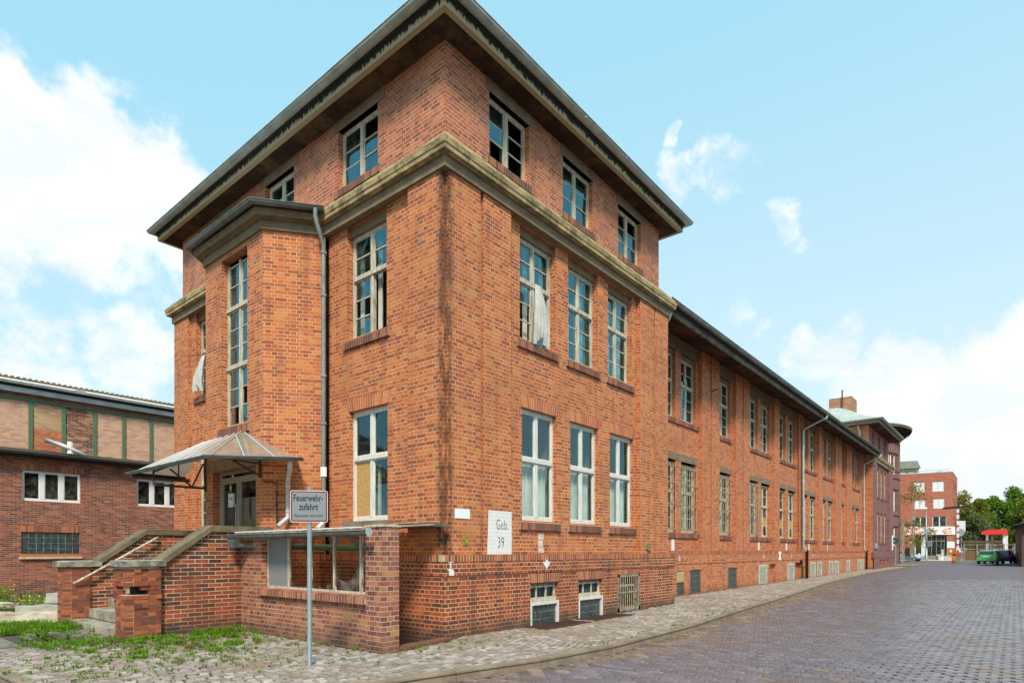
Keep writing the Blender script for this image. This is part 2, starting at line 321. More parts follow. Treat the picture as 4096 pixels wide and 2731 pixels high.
island('cobble',[(0,(.25,.20,.165)),(.4,(.33,.275,.235)),(.75,(.41,.35,.305)),(1,(.54,.475,.42))],.85,.3,40,dirt=(.24,.175,.11),dsc=.7)
island('sett',[(0,(.125,.105,.115)),(.4,(.155,.133,.150)),(.8,(.185,.163,.185)),(1,(.23,.205,.23))],.30,.4,25,1.0,dirt=(.15,.105,.085),dsc=.35)
def M(x): return MATS[x]

# ---------------------------------------------------------------- mesh helpers
class MB:
    def __init__(s): s.v=[]; s.f=[]; s.m=[]; s.uo=[]; s.mats=[]; s.sm=[]
    def mi(s,name):
        if name not in s.mats: s.mats.append(name)
        return s.mats.index(name)
    def face(s,pts,mat,nrm=None,uo=None,sm=False):
        pts=[Vector(p) for p in pts]
        if nrm is not None:
            nn=(pts[1]-pts[0]).cross(pts[2]-pts[0])
            if nn.length<1e-9 and len(pts)>3: nn=(pts[2]-pts[0]).cross(pts[3]-pts[0])
            if nn.dot(Vector(nrm))<0: pts=pts[::-1]
        b=len(s.v); s.v+= [tuple(p) for p in pts]; s.f.append(tuple(range(b,b+len(pts)))); s.m.append(s.mi(mat)); s.uo.append(uo); s.sm.append(sm)
    def hexa(s,c,mat,skip=()):
        # c: 8 corners, bottom 4 (ccw) then top 4; shared verts => one island
        b=len(s.v); s.v+=[tuple(p) for p in c]
        ctr=sum((Vector(p) for p in c),Vector())/8
        for i,q in enumerate(((0,3,2,1),(4,5,6,7),(0,1,5,4),(1,2,6,5),(2,3,7,6),(3,0,4,7))):
            if i in skip: continue
            p0,p1,p2=(Vector(c[k]) for k in q[:3]); fc=sum((Vector(c[k]) for k in q),Vector())/4
            if (p1-p0).cross(p2-p0).dot(fc-ctr)<0: q=q[::-1]
            s.f.append(tuple(b+k for k in q)); s.m.append(s.mi(mat)); s.uo.append(None); s.sm.append(False)
    def box(s,x0,x1,y0,y1,z0,z1,mat,skip=()):
        s.hexa([(x0,y0,z0),(x1,y0,z0),(x1,y1,z0),(x0,y1,z0),(x0,y0,z1),(x1,y0,z1),(x1,y1,z1),(x0,y1,z1)],mat,skip)
    def tube(s,pts,r,mat,seg=8,caps=True,half=None):
        pts=[Vector(p) for p in pts]; rs=r if isinstance(r,(list,tuple)) else [r]*len(pts)
        b=len(s.v); up=Vector((0,0,1)); prev=None
        for i,p in enumerate(pts):
            t=((pts[i+1]-p).normalized() if i<len(pts)-1 else Vector()) + ((p-pts[i-1]).normalized() if i>0 else Vector())
            t=t.normalized() if t.length>1e-6 else Vector((0,0,1))
            ref=prev if prev is not None else (up if abs(t.z)<.9 else Vector((1,0,0)))
            a_=t.cross(ref); 
            if a_.length<1e-6: a_=t.cross(Vector((0,1,0)))
            a_.normalize(); b_=a_.cross(t).normalized(); prev=b_
            for k in range(seg):
                an=2*math.pi*k/seg; s.v.append(tuple(p+a_*math.cos(an)*rs[i]+b_*math.sin(an)*rs[i]))
        for i in range(len(pts)-1):
            for k in range(seg):
                k2=(k+1)%seg; s.f.append((b+i*seg+k,b+i*seg+k2,b+(i+1)*seg+k2,b+(i+1)*seg+k)); s.m.append(s.mi(mat)); s.uo.append(None); s.sm.append(True)
        if caps:
            for off in (0,(len(pts)-1)*seg):
                s.f.append(tuple(b+off+k for k in range(seg))); s.m.append(s.mi(mat)); s.uo.append(None); s.sm.append(False)
    def disc(s,c,nrm,r,mat,th=.01,seg=24):
        c=Vector(c); nn=Vector(nrm).normalized(); s.tube([c,c+nn*th],r,mat,seg)
    def build(s,name,parent=None,loc=None):
        me=bpy.data.meshes.new(name); me.from_pydata(s.v,[],s.f)
        for k in s.mats: me.materials.append(MATS[k])
        me.polygons.foreach_set('material_index',s.m); me.polygons.foreach_set('use_smooth',s.sm)
        uvl=me.uv_layers.new(name='UVMap'); data=[0.0]*(2*len(me.loops))
        for i,f in enumerate(s.f):
            p=[Vector(s.v[k]) for k in f]; nn=Vector()
            for k in range(1,len(p)-1): nn+=(p[k]-p[0]).cross(p[k+1]-p[0])
            if nn.length<1e-12: nn=Vector((0,0,1))
            nn.normalize(); st=me.polygons[i].loop_start; o=s.uo[i] or (0,0)
            if abs(nn.z)>.8:
                for k,q in enumerate(p): data[2*(st+k)]=q.x; data[2*(st+k)+1]=q.y
            else:
                h=math.hypot(nn.x,nn.y); tx,ty=-nn.y/h,nn.x/h
                for k,q in enumerate(p): data[2*(st+k)]=q.x*tx+q.y*ty-o[0]; data[2*(st+k)+1]=q.z-o[1]
        uvl.data.foreach_set('uv',data); me.validate(); me.update()
        ob=bpy.data.objects.new(name,me); COL.objects.link(ob)
        if parent is not None: setp(ob,parent)
        return ob
def wpos(o):
    p=Vector(o.location)
    while o.parent: break
    return p
def setp(ob,parent):
    ob.parent=parent
    off=parent.get('_o',None)
    if off is not None: ob.matrix_parent_inverse=Matrix.Translation(-Vector(off))
def thing(name,label,cat,loc,group=None):
    o=bpy.data.objects.new(name,None); o.empty_display_size=.3; COL.objects.link(o); o.location=loc; o['_o']=tuple(loc)
    o['label']=label; o['category']=cat
    if group: o['group']=group
    return o
def tag(o,label,cat,group=None,kind=None):
    o['label']=label; o['category']=cat
    if group: o['group']=group
    if kind: o['kind']=kind
    return o
def structure(o): o['kind']='structure'; return o
class Fr:
    """a facade frame: origin, horizontal direction u, outward normal n"""
    def __init__(s,O,u,nrm): s.O=Vector((O[0],O[1],0)); s.u=Vector((u[0],u[1],0)).normalized(); s.n=Vector((nrm[0],nrm[1],0)).normalized()
    def p(s,a_,o,z): q=s.O+s.u*a_+s.n*o; return (q.x,q.y,z)
def fbox(mb,F,a0,a1,o0,o1,z0,z1,mat,skip=()):
    mb.hexa([F.p(a0,o0,z0),F.p(a1,o0,z0),F.p(a1,o1,z0),F.p(a0,o1,z0),F.p(a0,o0,z1),F.p(a1,o0,z1),F.p(a1,o1,z1),F.p(a0,o1,z1)],mat,skip)
def wall(mb,F,segs,z0,z1,ops=(),mat='brick_orange',reveal=.22,rmat=None,sidecap=True):
    rmat=rmat or mat
    us=sorted({round(x,4) for s_ in segs for x in s_[:2]}|{round(x,4) for o in ops for x in o[:2]})
    zs=sorted({z0,z1}|{z for o in ops for z in o[2:4] if z0<z<z1})
    def off(a_):
        for s_ in segs:
            if s_[0]-1e-6<=a_<=s_[1]+1e-6: return s_[2]
        return None
    for i in range(len(us)-1):
        am=(us[i]+us[i+1])/2; of=off(am)
        if of is None: continue
        for j in range(len(zs)-1):
            zm=(zs[j]+zs[j+1])/2
            if any(o[0]<am<o[1] and o[2]<zm<o[3] for o in ops): continue
            mb.face([F.p(us[i],of,zs[j]),F.p(us[i+1],of,zs[j]),F.p(us[i+1],of,zs[j+1]),F.p(us[i],of,zs[j+1])],mat,F.n)
    sg=sorted(segs)
    for s1,s2 in zip(sg,sg[1:]):
        if abs(s1[1]-s2[0])<1e-4 and abs(s1[2]-s2[2])>1e-5:
            a_=s1[1]; sgn=-1 if s2[2]>s1[2] else 1
            mb.face([F.p(a_,s1[2],z0),F.p(a_,s2[2],z0),F.p(a_,s2[2],z1),F.p(a_,s1[2],z1)],mat,F.u*sgn)
    for o in ops:
        a0,a1,b0,b1=o[:4]; of=off((a0+a1)/2); rv=o[4] if len(o)>4 else reveal
        for pts,nn in (([F.p(a0,of,b0),F.p(a0,of-rv,b0),F.p(a0,of-rv,b1),F.p(a0,of,b1)],F.u),([F.p(a1,of,b0),F.p(a1,of-rv,b0),F.p(a1,of-rv,b1),F.p(a1,of,b1)],-F.u),
                       ([F.p(a0,of,b1),F.p(a1,of,b1),F.p(a1,of-rv,b1),F.p(a0,of-rv,b1)],(0,0,-1)),([F.p(a0,of,b0),F.p(a1,of,b0),F.p(a1,of-rv,b0),F.p(a0,of-rv,b0)],(0,0,1))):
            mb.face(pts,rmat,nn)
def soldier(mb,F,a0,a1,z0,z1,o0,o1,mat='soldier_red',mort='mortar',splay=0.0,w=.077,jit=.0012,gap=.014,slope=0.0):
    """a row of upright bricks over a mortar bed; slope tips the front edge of a sill down"""
    N=max(1,round((a1-a0)/w)); ww=(a1-a0)/N
    if splay==0: fbox(mb,F,a0+.002,a1-.002,o0-.05,o1-.002,z0+.004,z1-.006-slope,mort)
    else:
        mb.hexa([F.p(a0,o0-.03,z0+.003),F.p(a1,o0-.03,z0+.003),F.p(a1,o1-.002,z0+.003),F.p(a0,o1-.002,z0+.003),F.p(a0-splay,o0-.03,z1-.003),F.p(a1+splay,o0-.03,z1-.003),F.p(a1+splay,o1-.002,z1-.003),F.p(a0-splay,o1-.002,z1-.003)],mort)
    for i in range(N):
        b0=a0+i*ww+gap/2; b1=b0+ww-gap; j=random.uniform(-jit,jit)
        k=(splay*2)/(a1-a0); t0=b0+((b0-(a0+a1)/2)*k); t1=b1+((b1-(a0+a1)/2)*k)
        mb.hexa([F.p(b0,o0,z0),F.p(b1,o0,z0),F.p(b1,o1+j,z0),F.p(b0,o1+j,z0),F.p(t0,o0,z1),F.p(t1,o0,z1),F.p(t1,o1+j,z1-slope),F.p(t0,o1+j,z1-slope)],mat)
def sweep(mb,path,prof,mat,closed=False,out=1,matf=None,sm=False,caps=True):
    """sweep a profile [(out,z)] along a plan path with mitred corners; out=+1: outward is right of travel"""
    P=[Vector((p[0],p[1])) for p in path]; N=len(P); dirs=[]
    for i in range(N):
        segs=[]
        if closed or i>0: segs.append((P[i]-P[i-1]).normalized())
        if closed or i<N-1: segs.append((P[(i+1)%N]-P[i]).normalized())
        ns=[Vector((d.y,-d.x))*out for d in segs]
        m=ns[0] if len(ns)==1 else (ns[0]+ns[1])/(1+ns[0].dot(ns[1]))
        dirs.append(m)
    rings=[[(P[i].x+dirs[i].x*o,P[i].y+dirs[i].y*o,z) for o,z in prof] for i in range(N)]
    b=len(mb.v)
    for r_ in rings: mb.v+=r_
    K=len(prof)
    for i in range(N if closed else N-1):
        j=(i+1)%N
        for k in range(K-1):
            mb.f.append((b+i*K+k,b+j*K+k,b+j*K+k+1,b+i*K+k+1)); mb.m.append(mb.mi(matf(k) if matf else mat)); mb.uo.append(None); mb.sm.append(sm)
    if caps and not closed:
        for i in (0,N-1): mb.f.append(tuple(b+i*K+k for k in range(K))); mb.m.append(mb.mi(mat)); mb.uo.append(None); mb.sm.append(False)
def gutter_prof(o,z,r):
    p=[(o+r*math.cos(t),z+r*math.sin(t)) for t in [math.pi+math.pi*k/10 for k in range(11)]]
    q=[(o+(r-.008)*math.cos(t),z+(r-.008)*math.sin(t)) for t in [2*math.pi-math.pi*k/10 for k in range(11)]]
    return p+[(o+r+.012,z+.004),(o+r+.012,z+.016),(o+r-.01,z+.012)]+q+[p[0]]
GZ=lambda x: 0.0 if x<15 else (.2*(x-15)/40 if x<55 else .2)

# ---------------------------------------------------------------- windows
def window(parent,F,a0,a1,z0,z1,off,kind='old',zt=None,rec=.15,missing=(),curtain=None,sill=True,bars=None,board=(),gmat=None,sash_open=None,sillmat='soldier_dark',drop=.0):
    fm={'old':'old_paint','old3':'old_paint','new':'white_paint','white':'white_plastic'}[kind]; gm=gmat or ('glass_old' if kind.startswith('old') else 'glass_new')
    f=MB(); g=MB(); o1=off-rec; o0=o1-.07; fw=.055 if kind.startswith('old') else .06
    fbox(f,F,a0,a0+fw,o0,o1,z0,z1,fm); fbox(f,F,a1-fw,a1,o0,o1,z0,z1,fm); fbox(f,F,a0+fw,a1-fw,o0,o1,z1-fw-.01,z1,fm); fbox(f,F,a0+fw,a1-fw,o0,o1,z0,z0+fw+.02,fm)
    am=(a0+a1)/2
    secs=[(z0+fw+.02,z1-fw-.01,3 if kind=='old3' else 1)] if zt is None else [(z0+fw+.02,zt-.045,3 if kind=='old' else 1),(zt+.045,z1-fw-.01,2 if kind=='old' else 1)]
    if zt is not None: fbox(f,F,a0+fw,a1-fw,o0,o1+.03,zt-.045,zt+.045,fm)
    cols=[(a0+fw,am-.045),(am+.045,a1-fw)] if kind!='white' else None
    if kind=='white':
        w3=(a1-a0)/3; cols=[(a0+fw+i*w3 if i else a0+fw,a0+(i+1)*w3-.09 if i<2 else a1-fw) for i in range(3)]
        cols=[(a0+.06,a0+w3-.08),(a0+w3+.08,a0+2*w3-.08),(a0+2*w3+.08,a1-.06)]
        for i in (1,2): fbox(f,F,a0+i*w3-.08,a0+i*w3+.08,o0,o1+.004,z0+fw+.02,z1-fw-.01,fm)
    else:
        for (s0,s1,_) in secs: fbox(f,F,am-.045,am+.045,o0,o1+.006,s0,s1,fm)
    idx=0
    for (s0,s1,rows) in secs:
        for c0,c1 in cols:
            # sash rim
            r=.028; so=o1-.012
            opened=sash_open is not None and idx in sash_open
            if not opened:
                fbox(f,F,c0,c0+r,so-.03,so,s0,s1,fm); fbox(f,F,c1-r,c1,so-.03,so,s0,s1,fm); fbox(f,F,c0+r,c1-r,so-.03,so,s0,s0+r,fm); fbox(f,F,c0+r,c1-r,so-.03,so,s1-r,s1,fm)
                hh=(s1-s0-2*r)/rows
                for k in range(rows):
                    y0=s0+r+k*hh; y1=y0+hh
                    if k: fbox(f,F,c0+r,c1-r,so-.026,so-.002,y0-.012,y0+.012,fm)
                    if (idx,k) in board: 
                        fbox(g,F,c0+r,c1-r,so-.026,so-.012,y0,y1,'osb'); continue
                    if (idx,k) in missing: continue
                    t=random.uniform(-.007,.007); t2=random.uniform(-.012,.012)
                    g.face([F.p(c0+r,so-.016+t,y0),F.p(c1-r,so-.016-t,y0),F.p(c1-r,so-.016-t+t2,y1),F.p(c0+r,so-.016+t+t2,y1)],gm,F.n)
            else:
                # casement swung inwards, seen edge-on inside the room
                Fi=Fr((F.p(c0+.02,so-.05,0)[0],F.p(c0+.02,so-.05,0)[1]),-F.n*1.0+F.u*.35,F.u)
                L=(c1-c0)
                for q0,q1,h0,h1 in ((0,.04,s0,s1),(L-.04,L,s0,s1),(.04,L-.04,s0,s0+.04),(.04,L-.04,s1-.04,s1)): fbox(f,Fi,q0,q1,-.02,.02,h0,h1,fm)
            idx+=1
    ob=f.build('window',parent)
    if g.f:
        p=g.build('pane',ob); p.matrix_parent_inverse=Matrix()
    if curtain:
        cm=MB(); cmat,frac0,frac1,top=curtain
        for c0,c1 in ((a0+fw,am),(am,a1-fw)) if kind!='white' else ((a0,a1),):
            w=(c1-c0); x0=c0+w*frac0; x1=c0+w*frac1; N=28; zz1=z1-.05 if not top else top
            for i in range(N):
                pa=x0+(x1-x0)*i/N; pb=x0+(x1-x0)*(i+1)/N
                oa=o0-.10+.025*math.sin(i*1.9)+.01*math.sin(i*.7); ob_=o0-.10+.025*math.sin((i+1)*1.9)+.01*math.sin((i+1)*.7)
                cm.face([F.p(pa,oa,z0+.05),F.p(pb,ob_,z0+.05),F.p(pb,ob_,zz1),F.p(pa,oa,zz1)],cmat,F.n,sm=True)
        p=cm.build('curtain',ob); p.matrix_parent_inverse=Matrix()
    if sill:
        s_=MB(); soldier(s_,F,a0-.10,a1+.10,z0-.20,z0-.005,off-.16,off+.055,sillmat,'mortar_dark',slope=.05)
        p=s_.build('sill',ob); p.matrix_parent_inverse=Matrix()
    if bars:
        b_=MB(); o2=off+.05-rec*.2
        for i in range(bars):
            x=a0+.06+(a1-a0-.12)*i/(bars-1); b_.tube([F.p(x,o2,z0+.02),F.p(x,o2,z1-.04)],.011,'bar_iron',6)
        for zz in (z0+.12,z0+(z1-z0)*.40,z0+(z1-z0)*.70,z1-.15):
            fbox(b_,F,a0-.05,a1+.05,o2-.02,o2+.012,zz-.02,zz+.02,'bar_iron')
            if zz==z0+.12 or True:
                for xx in (a0-.05,a1+.03): fbox(b_,F,xx,xx+.02,o2-.2,o2-.02,zz-.015,zz+.015,'bar_iron')
        p=b_.build('window_bars',ob); p.matrix_parent_inverse=Matrix()
    return ob
def glassblocks(parent,F,a0,a1,z0,z1,off,nx,nz,mat='block_glass_dark',frame='white_paint',fw=.08,rec=.05,joint='mortar'):
    f=MB()
    if fw: 
        for q in ((a0,a0+fw,z0,z1),(a1-fw,a1,z0,z1),(a0+fw,a1-fw,z1-fw,z1)): fbox(f,F,q[0],q[1],off-.12,off+.02,q[2],q[3],frame)
    fbox(f,F,a0+fw,a1-fw,off-rec-.08,off-rec-.012,z0,z1-fw,joint)
    ob=f.build('cellar_window',parent); g=MB(); W_=(a1-a0-2*fw)/nx; H_=(z1-fw-z0)/nz
    for i in range(nx):
        for k in range(nz): fbox(g,F,a0+fw+i*W_+.008,a0+fw+(i+1)*W_-.008,off-rec-.05,off-rec+random.uniform(-.004,.004),z0+k*H_+.008,z0+(k+1)*H_-.008,mat)
    p=g.build('pane',ob); p.matrix_parent_inverse=Matrix(); return ob
def arch(parent,F,a0,a1,z0,z1,off,mat='soldier_orange',splay=.08):
    m=MB(); soldier(m,F,a0,a1,z0,z1,off-.05,off+.006,mat,'mortar',splay=splay,jit=.001); return m.build('arch',parent)
def lintel(parent,F,a0,a1,z0,z1,off,d=.2,mat='lintel_stone'):
    m=MB(); fbox(m,F,a0,a1,off-d,off+.012,z0,z1,mat); return m.build('lintel',parent)
def textmesh(name,txt,size,F,a_,o,z,mat,parent,sx=1.0,ext=.002,align='LEFT',weight=0.0,space=1.0,shear=0):
    cu=bpy.data.curves.new(name,'FONT'); cu.body=txt; cu.size=size; cu.extrude=ext; cu.align_x=align; cu.offset=weight; cu.space_character=space
    ob=bpy.data.objects.new(name,cu); COL.objects.link(ob)
    dg=bpy.context.evaluated_depsgraph_get(); me=bpy.data.meshes.new_from_object(ob.evaluated_get(dg)); bpy.data.objects.remove(ob); bpy.data.curves.remove(cu)
    u=-F.u if False else F.u
    # make text read left to right for a viewer in front of the face (normal n): right = z x n
    right=Vector((0,0,1)).cross(F.n)
    Mx=Matrix(((right.x*sx,0,F.n.x,0),(right.y*sx,0,F.n.y,0),(0,1,0,0),(0,0,0,1)))
    o0=Vector(F.p(a_,o,z)); me.transform(Matrix.Translation(o0)@Mx); me.materials.clear(); me.materials.append(MATS[mat]); me.name=name
    r=bpy.data.objects.new(name,me); COL.objects.link(r)
    if parent: setp(r,parent)
    return r

# ================================================================ CORNER BUILDING
ST=Fr((0,0),(1,0),(0,-1)); EN=Fr((0,0),(0,1),(-1,0))
BX,BY=8.9,11.55; TX0,TX1,TY0,TY1=.12,8.55,.12,11.25
bld=thing('brick_building','tall three storey brick corner building with wide eaves and painted Geb. 39','building',(0,0,0))
PZ=1.46; AZ=8.285
WIN2=[(2.24,3.49),(3.99,5.25),(5.74,6.97)]; WIN1=[(2.31,3.53),(4.08,5.28),(5.84,7.06)]; WIN3=[(1.30,2.55),(3.78,5.03),(6.25,7.48)]
# -- main storeys, street side
w=MB()
nt_=.115
segS=[(0,.13,-nt_),(.13,.92,0),(.92,1.01,-.07),(1.01,1.82,0),(1.82,7.23,-.12),(7.23,8.03,0),(8.03,8.11,-.07),(8.11,BX,0)]
opsS=[(a_,b_,5.92,AZ) for a_,b_ in WIN2]+[(a_,b_,2.17,4.51) for a_,b_ in WIN1]
wall(w,ST,segS,PZ,AZ,opsS)
segE=[(0,.13,-nt_),(.13,1.0,0),(1.0,3.7,-.10),(3.7,7.9,-.3),(7.9,10.6,-.10),(10.6,BY,0)]
opsE=[(1.74,3.04,5.92,AZ),(1.71,2.96,2.14,4.42),(9.0,10.3,5.92,AZ),(9.04,10.3,2.14,4.42)]
wall(w,EN,segE,PZ,AZ,opsE)
BK=Fr((0,BY),(1,0),(0,1)); wall(w,BK,[(0,BX,0)],0,8.6)
RT=Fr((BX,0),(0,1),(1,0)); wall(w,RT,[(0,BY,0)],0,AZ+.3)
w.build('wall',bld)
# -- plinth, with a projecting band topped by headers on edge
pl=MB()
BW=[(2.34,3.35),(4.12,5.18),(5.88,7.02)]
wall(pl,ST,[(-.08,BX+.25,.08)],-.05,1.09,[(BW[0][0],BW[0][1],-.04,.87),(BW[1][0],BW[1][1],-.04,.87),(BW[2][0],BW[2][1],.0,.94)],mat='brick_plinth',reveal=.2)
wall(pl,EN,[(-.08,BY+.08,.08)],-1.6,1.09,mat='brick_plinth')
for F,L in ((ST,BX+.27),(EN,BY+.1)):
    e=0 if F is ST else .004
    fbox(pl,F,-.1+e,L,.0,.10-e,1.09+e,1.335-e,'brick_plinth')
    soldier(pl,F,-.104+e*2,L,1.34,PZ+.004-e,.0,.105-e,'soldier_red','mortar',w=.077)
pl.face([(BX+.25,-.08,0),(BX+.25,1.2,0),(BX+.25,1.2,1.09),(BX+.25,-.08,1.09)],'brick_plinth',(1,0,0))
pl.face([(BX+.27,-.1,1.09),(BX+.27,1.2,1.09),(BX+.27,1.2,1.46),(BX+.27,-.1,1.46)],'brick_plinth',(1,0,0))
pl.build('plinth',bld)
# -- bay over the entrance
bay=[(0,3.68),(-1,4.45),(-1,7.15),(0,7.92)]
bw=MB(); BF=Fr((-1,0),(0,1),(-1,0))
wall(bw,BF,[(4.45,7.15,0)],0,AZ,[(5.12,6.33,4.34,AZ-.1),(4.75,6.78,1.27,3.37,.35)],reveal=.2)
def seg_frame(p,q):
    d=Vector((q[0]-p[0],q[1]-p[1])); nn=Vector((-d.y,d.x)); 
    if nn.dot(Vector((-1,0)))<0: nn=-nn
    return Fr(p,(d.x,d.y),(nn.x,nn.y)),d.length
CF,CL=seg_frame(bay[1],bay[0]); CF2,CL2=seg_frame(bay[2],bay[3])
wall(bw,CF,[(0,CL,0)],0,AZ); wall(bw,CF2,[(0,CL2,0)],0,AZ)
bw.build('bay',bld)
# -- third storey
t3=MB()
TS=Fr((0,TY0),(1,0),(0,-1)); TE=Fr((TX0,0),(0,1),(-1,0))
W3E=[(2.04,3.38),(5.14,6.44),(8.22,9.52)]
wall(t3,TS,[(TX0,TX1,0)],8.7,10.70,[(a_,b_,9.20,10.44) for a_,b_ in WIN3],mat='brick_rose',reveal=.24,rmat='brick_orange')
wall(t3,TE,[(TY0,TY1,0)],8.7,10.70,[(a_,b_,9.22,10.46) for a_,b_ in W3E],mat='brick_rose',reveal=.24,rmat='brick_orange')
wall(t3,Fr((TX1,0),(0,1),(1,0)),[(TY0,TY1,0)],8.7,10.70,mat='brick_rose'); wall(t3,Fr((0,TY1),(1,0),(0,1)),[(TX0,TX1,0)],8.7,10.7,mat='brick_rose')
t3.build('upper_storey',bld)
# -- cornice round the second storey
cprof=[(-.12,AZ),(.05,AZ),(.05,8.47),(.10,8.475),(.10,8.50),(.165,8.505),(.17,8.585),(.185,8.59),(.20,8.68),(.17,8.70),(.15,8.75),(.10,8.77),(.08,8.84),(.02,8.86),(-.125,9.05)]
c_=MB(); loop=[(0,0),(BX,0),(BX,BY),(0,BY)]
sweep(c_,loop,cprof,'cornice_stone',closed=True,matf=lambda k:'lintel_stone' if k<3 else 'cornice_stone')
c_.build('cornice',bld)
c_=MB(); bpth=bay
def swp_out(mb,path,prof,mat,**k):
    # choose side so that the sweep faces -x
    sweep(mb,path,prof,mat,out=-1 if path[0][1]<path[-1][1] else 1,**k)
bprof=[(-.12,AZ),(.05,AZ),(.05,8.47),(.12,8.475),(.12,8.50),(.20,8.505),(.21,8.58),(.235,8.60),(.235,8.64),(-.1,8.64)]
swp_out(c_,bpth,bprof,'lintel_stone')
c_.build('bay_cornice',bld)
g_=MB(); swp_out(g_,bpth,gutter_prof(.33,8.70,.075),'zinc_dark',sm=True)
g_.build('gutter',bld)
r_=MB(); bo=[(.02,3.36),(-1.36,4.28),(-1.36,7.32),(.02,8.24)]
for i in range(3):
    p,q=bo[i],bo[i+1]; r_.face([(p[0],p[1],8.715),(q[0],q[1],8.715),(.14,min(max(q[1],3.9),7.7),9.04),(.14,min(max(p[1],3.9),7.7),9.04)],'zinc_light',(-.3,0,1))
r_.build('bay_roof',bld)
# -- eaves: soffit, fascia, gutter, roof
EO=.50; SZ=10.68
ring=[(TX0,TY0),(TX1,TY0),(TX1,TY1),(TX0,TY1)]
e_=MB(); sweep(e_,ring,[(-.05,SZ),(EO-.10,SZ)],'soffit',closed=True); e_.build('soffit',bld)
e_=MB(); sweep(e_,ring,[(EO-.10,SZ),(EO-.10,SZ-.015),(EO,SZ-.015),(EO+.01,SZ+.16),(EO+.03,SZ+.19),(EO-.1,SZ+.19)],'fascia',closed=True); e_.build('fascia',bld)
e_=MB(); sweep(e_,ring,gutter_prof(EO+.125,SZ+.27,.095),'zinc',closed=True,sm=True)
for i in range(4):
    pass
e_.build('gutter',bld)
# bracket straps on the gutter
r_=MB(); eo=EO+.09; x0,x1,y0,y1=TX0-eo,TX1+eo,TY0-eo,TY1+eo; rz=SZ+.285; rp=13.1; xm=(x0+x1)/2; ya,yb=y0+4.4,y1-4.4
r_.face([(x0,y0,rz),(x1,y0,rz),(xm,ya,rp)],'zinc_roof'); r_.face([(x1,y0,rz),(x1,y1,rz),(xm,yb,rp),(xm,ya,rp)],'zinc_roof'); r_.face([(x1,y1,rz),(x0,y1,rz),(xm,yb,rp)],'zinc_roof'); r_.face([(x0,y1,rz),(x0,y0,rz),(xm,ya,rp),(xm,yb,rp)],'zinc_roof')
r_.box(x0+.05,x1-.05,y0+.05,y1-.05,SZ+.175,SZ+.282,'roof_dark')
r_.build('roof',bld)
# -- inner rooms (seen dimly through the panes)
i_=MB(); 
i_.box(1.9,BX-.5,2.4,BY-.45,.1,10.6,'interior')
for zz in (1.2,5.1,8.62): i_.box(.25,BX-.45,.3,BY-.4,zz,zz+.14,'interior_pale')
for xx in (3.72,5.5): i_.box(xx,xx+.14,.35,2.4,1.4,10.6,'interior_pale')
for yy in (3.6,8.0): i_.box(.3,1.9,yy,yy+.14,1.4,10.6,'interior_pale')
i_.build('inner_rooms',bld)
# -- windows, street front
for k,(a_,b_) in enumerate(WIN3):
    window(bld,TS,a_,b_,9.20,10.44,0,'old3',rec=.11,missing=((1,0),(1,1),(1,2),(0,0)) if k==0 else ((1,2),) if k==2 else (),sash_open=None,curtain=('teal_curtain',.0,.5,None) if k==0 else None)
    lintel(bld,TS,a_-.10,b_+.22,10.44,SZ,0)
for k,(a_,b_) in enumerate(WIN2):
    window(bld,ST,a_,b_,5.92,8.10,-.12,'old',zt=7.22,missing=((0,1),(0,0)) if k==0 else (),curtain=[('curtain_grey',.75,1.0,None),('curtain_grey',.1,.75,None),('curtain_grey',.5,.95,None)][k])
    lintel(bld,ST,a_-.0,b_+.0,8.10,AZ+.06,-.22,.15,'lintel_stone')
for k,(a_,b_) in enumerate(WIN1):
    window(bld,ST,a_,b_,2.17,4.51,-.12,'new',zt=3.46,rec=.10,curtain=('curtain_grey',.02,.98,3.40))
    arch(bld,ST,a_-.05,b_+.05,4.515,4.76,-.12)
# -- windows, entrance front
for k,(a_,b_) in enumerate(W3E):
    window(bld,TE,a_,b_,9.22,10.46,0,'old3',rec=.11,missing=((0,2),) if k==0 else ())
    lintel(bld,TE,a_-.22,b_+.16,10.46,SZ,0)
window(bld,EN,1.74,3.04,5.92,8.10,-.10,'old',zt=7.22,missing=((0,1),(0,0),(0,2),(1,1)),sash_open=(0,),curtain=('curtain_grey',.8,1,None))
window(bld,EN,9.0,10.3,5.92,8.10,-.10,'old',zt=7.22)
for a_,b_ in ((1.74,3.04),(9.0,10.3)): lintel(bld,EN,a_,b_,8.10,AZ+.06,-.20,.15)
window(bld,EN,1.71,2.96,2.14,4.42,-.10,'new',zt=3.44,rec=.10,board=((1,0),),curtain=('curtain_grey',.9,1,3.3),sill=False)
window(bld,EN,9.04,10.3,2.14,4.42,-.10,'old',zt=3.44,sill=False)
s_=MB(); fbox(s_,EN,1.62,3.05,-.25,.02,2.02,2.135,'kerb_stone'); s_.build('stone_sill',bld)
arch(bld,EN,1.66,3.01,4.425,4.67,-.10); arch(bld,EN,8.99,10.35,4.425,4.67,-.10)
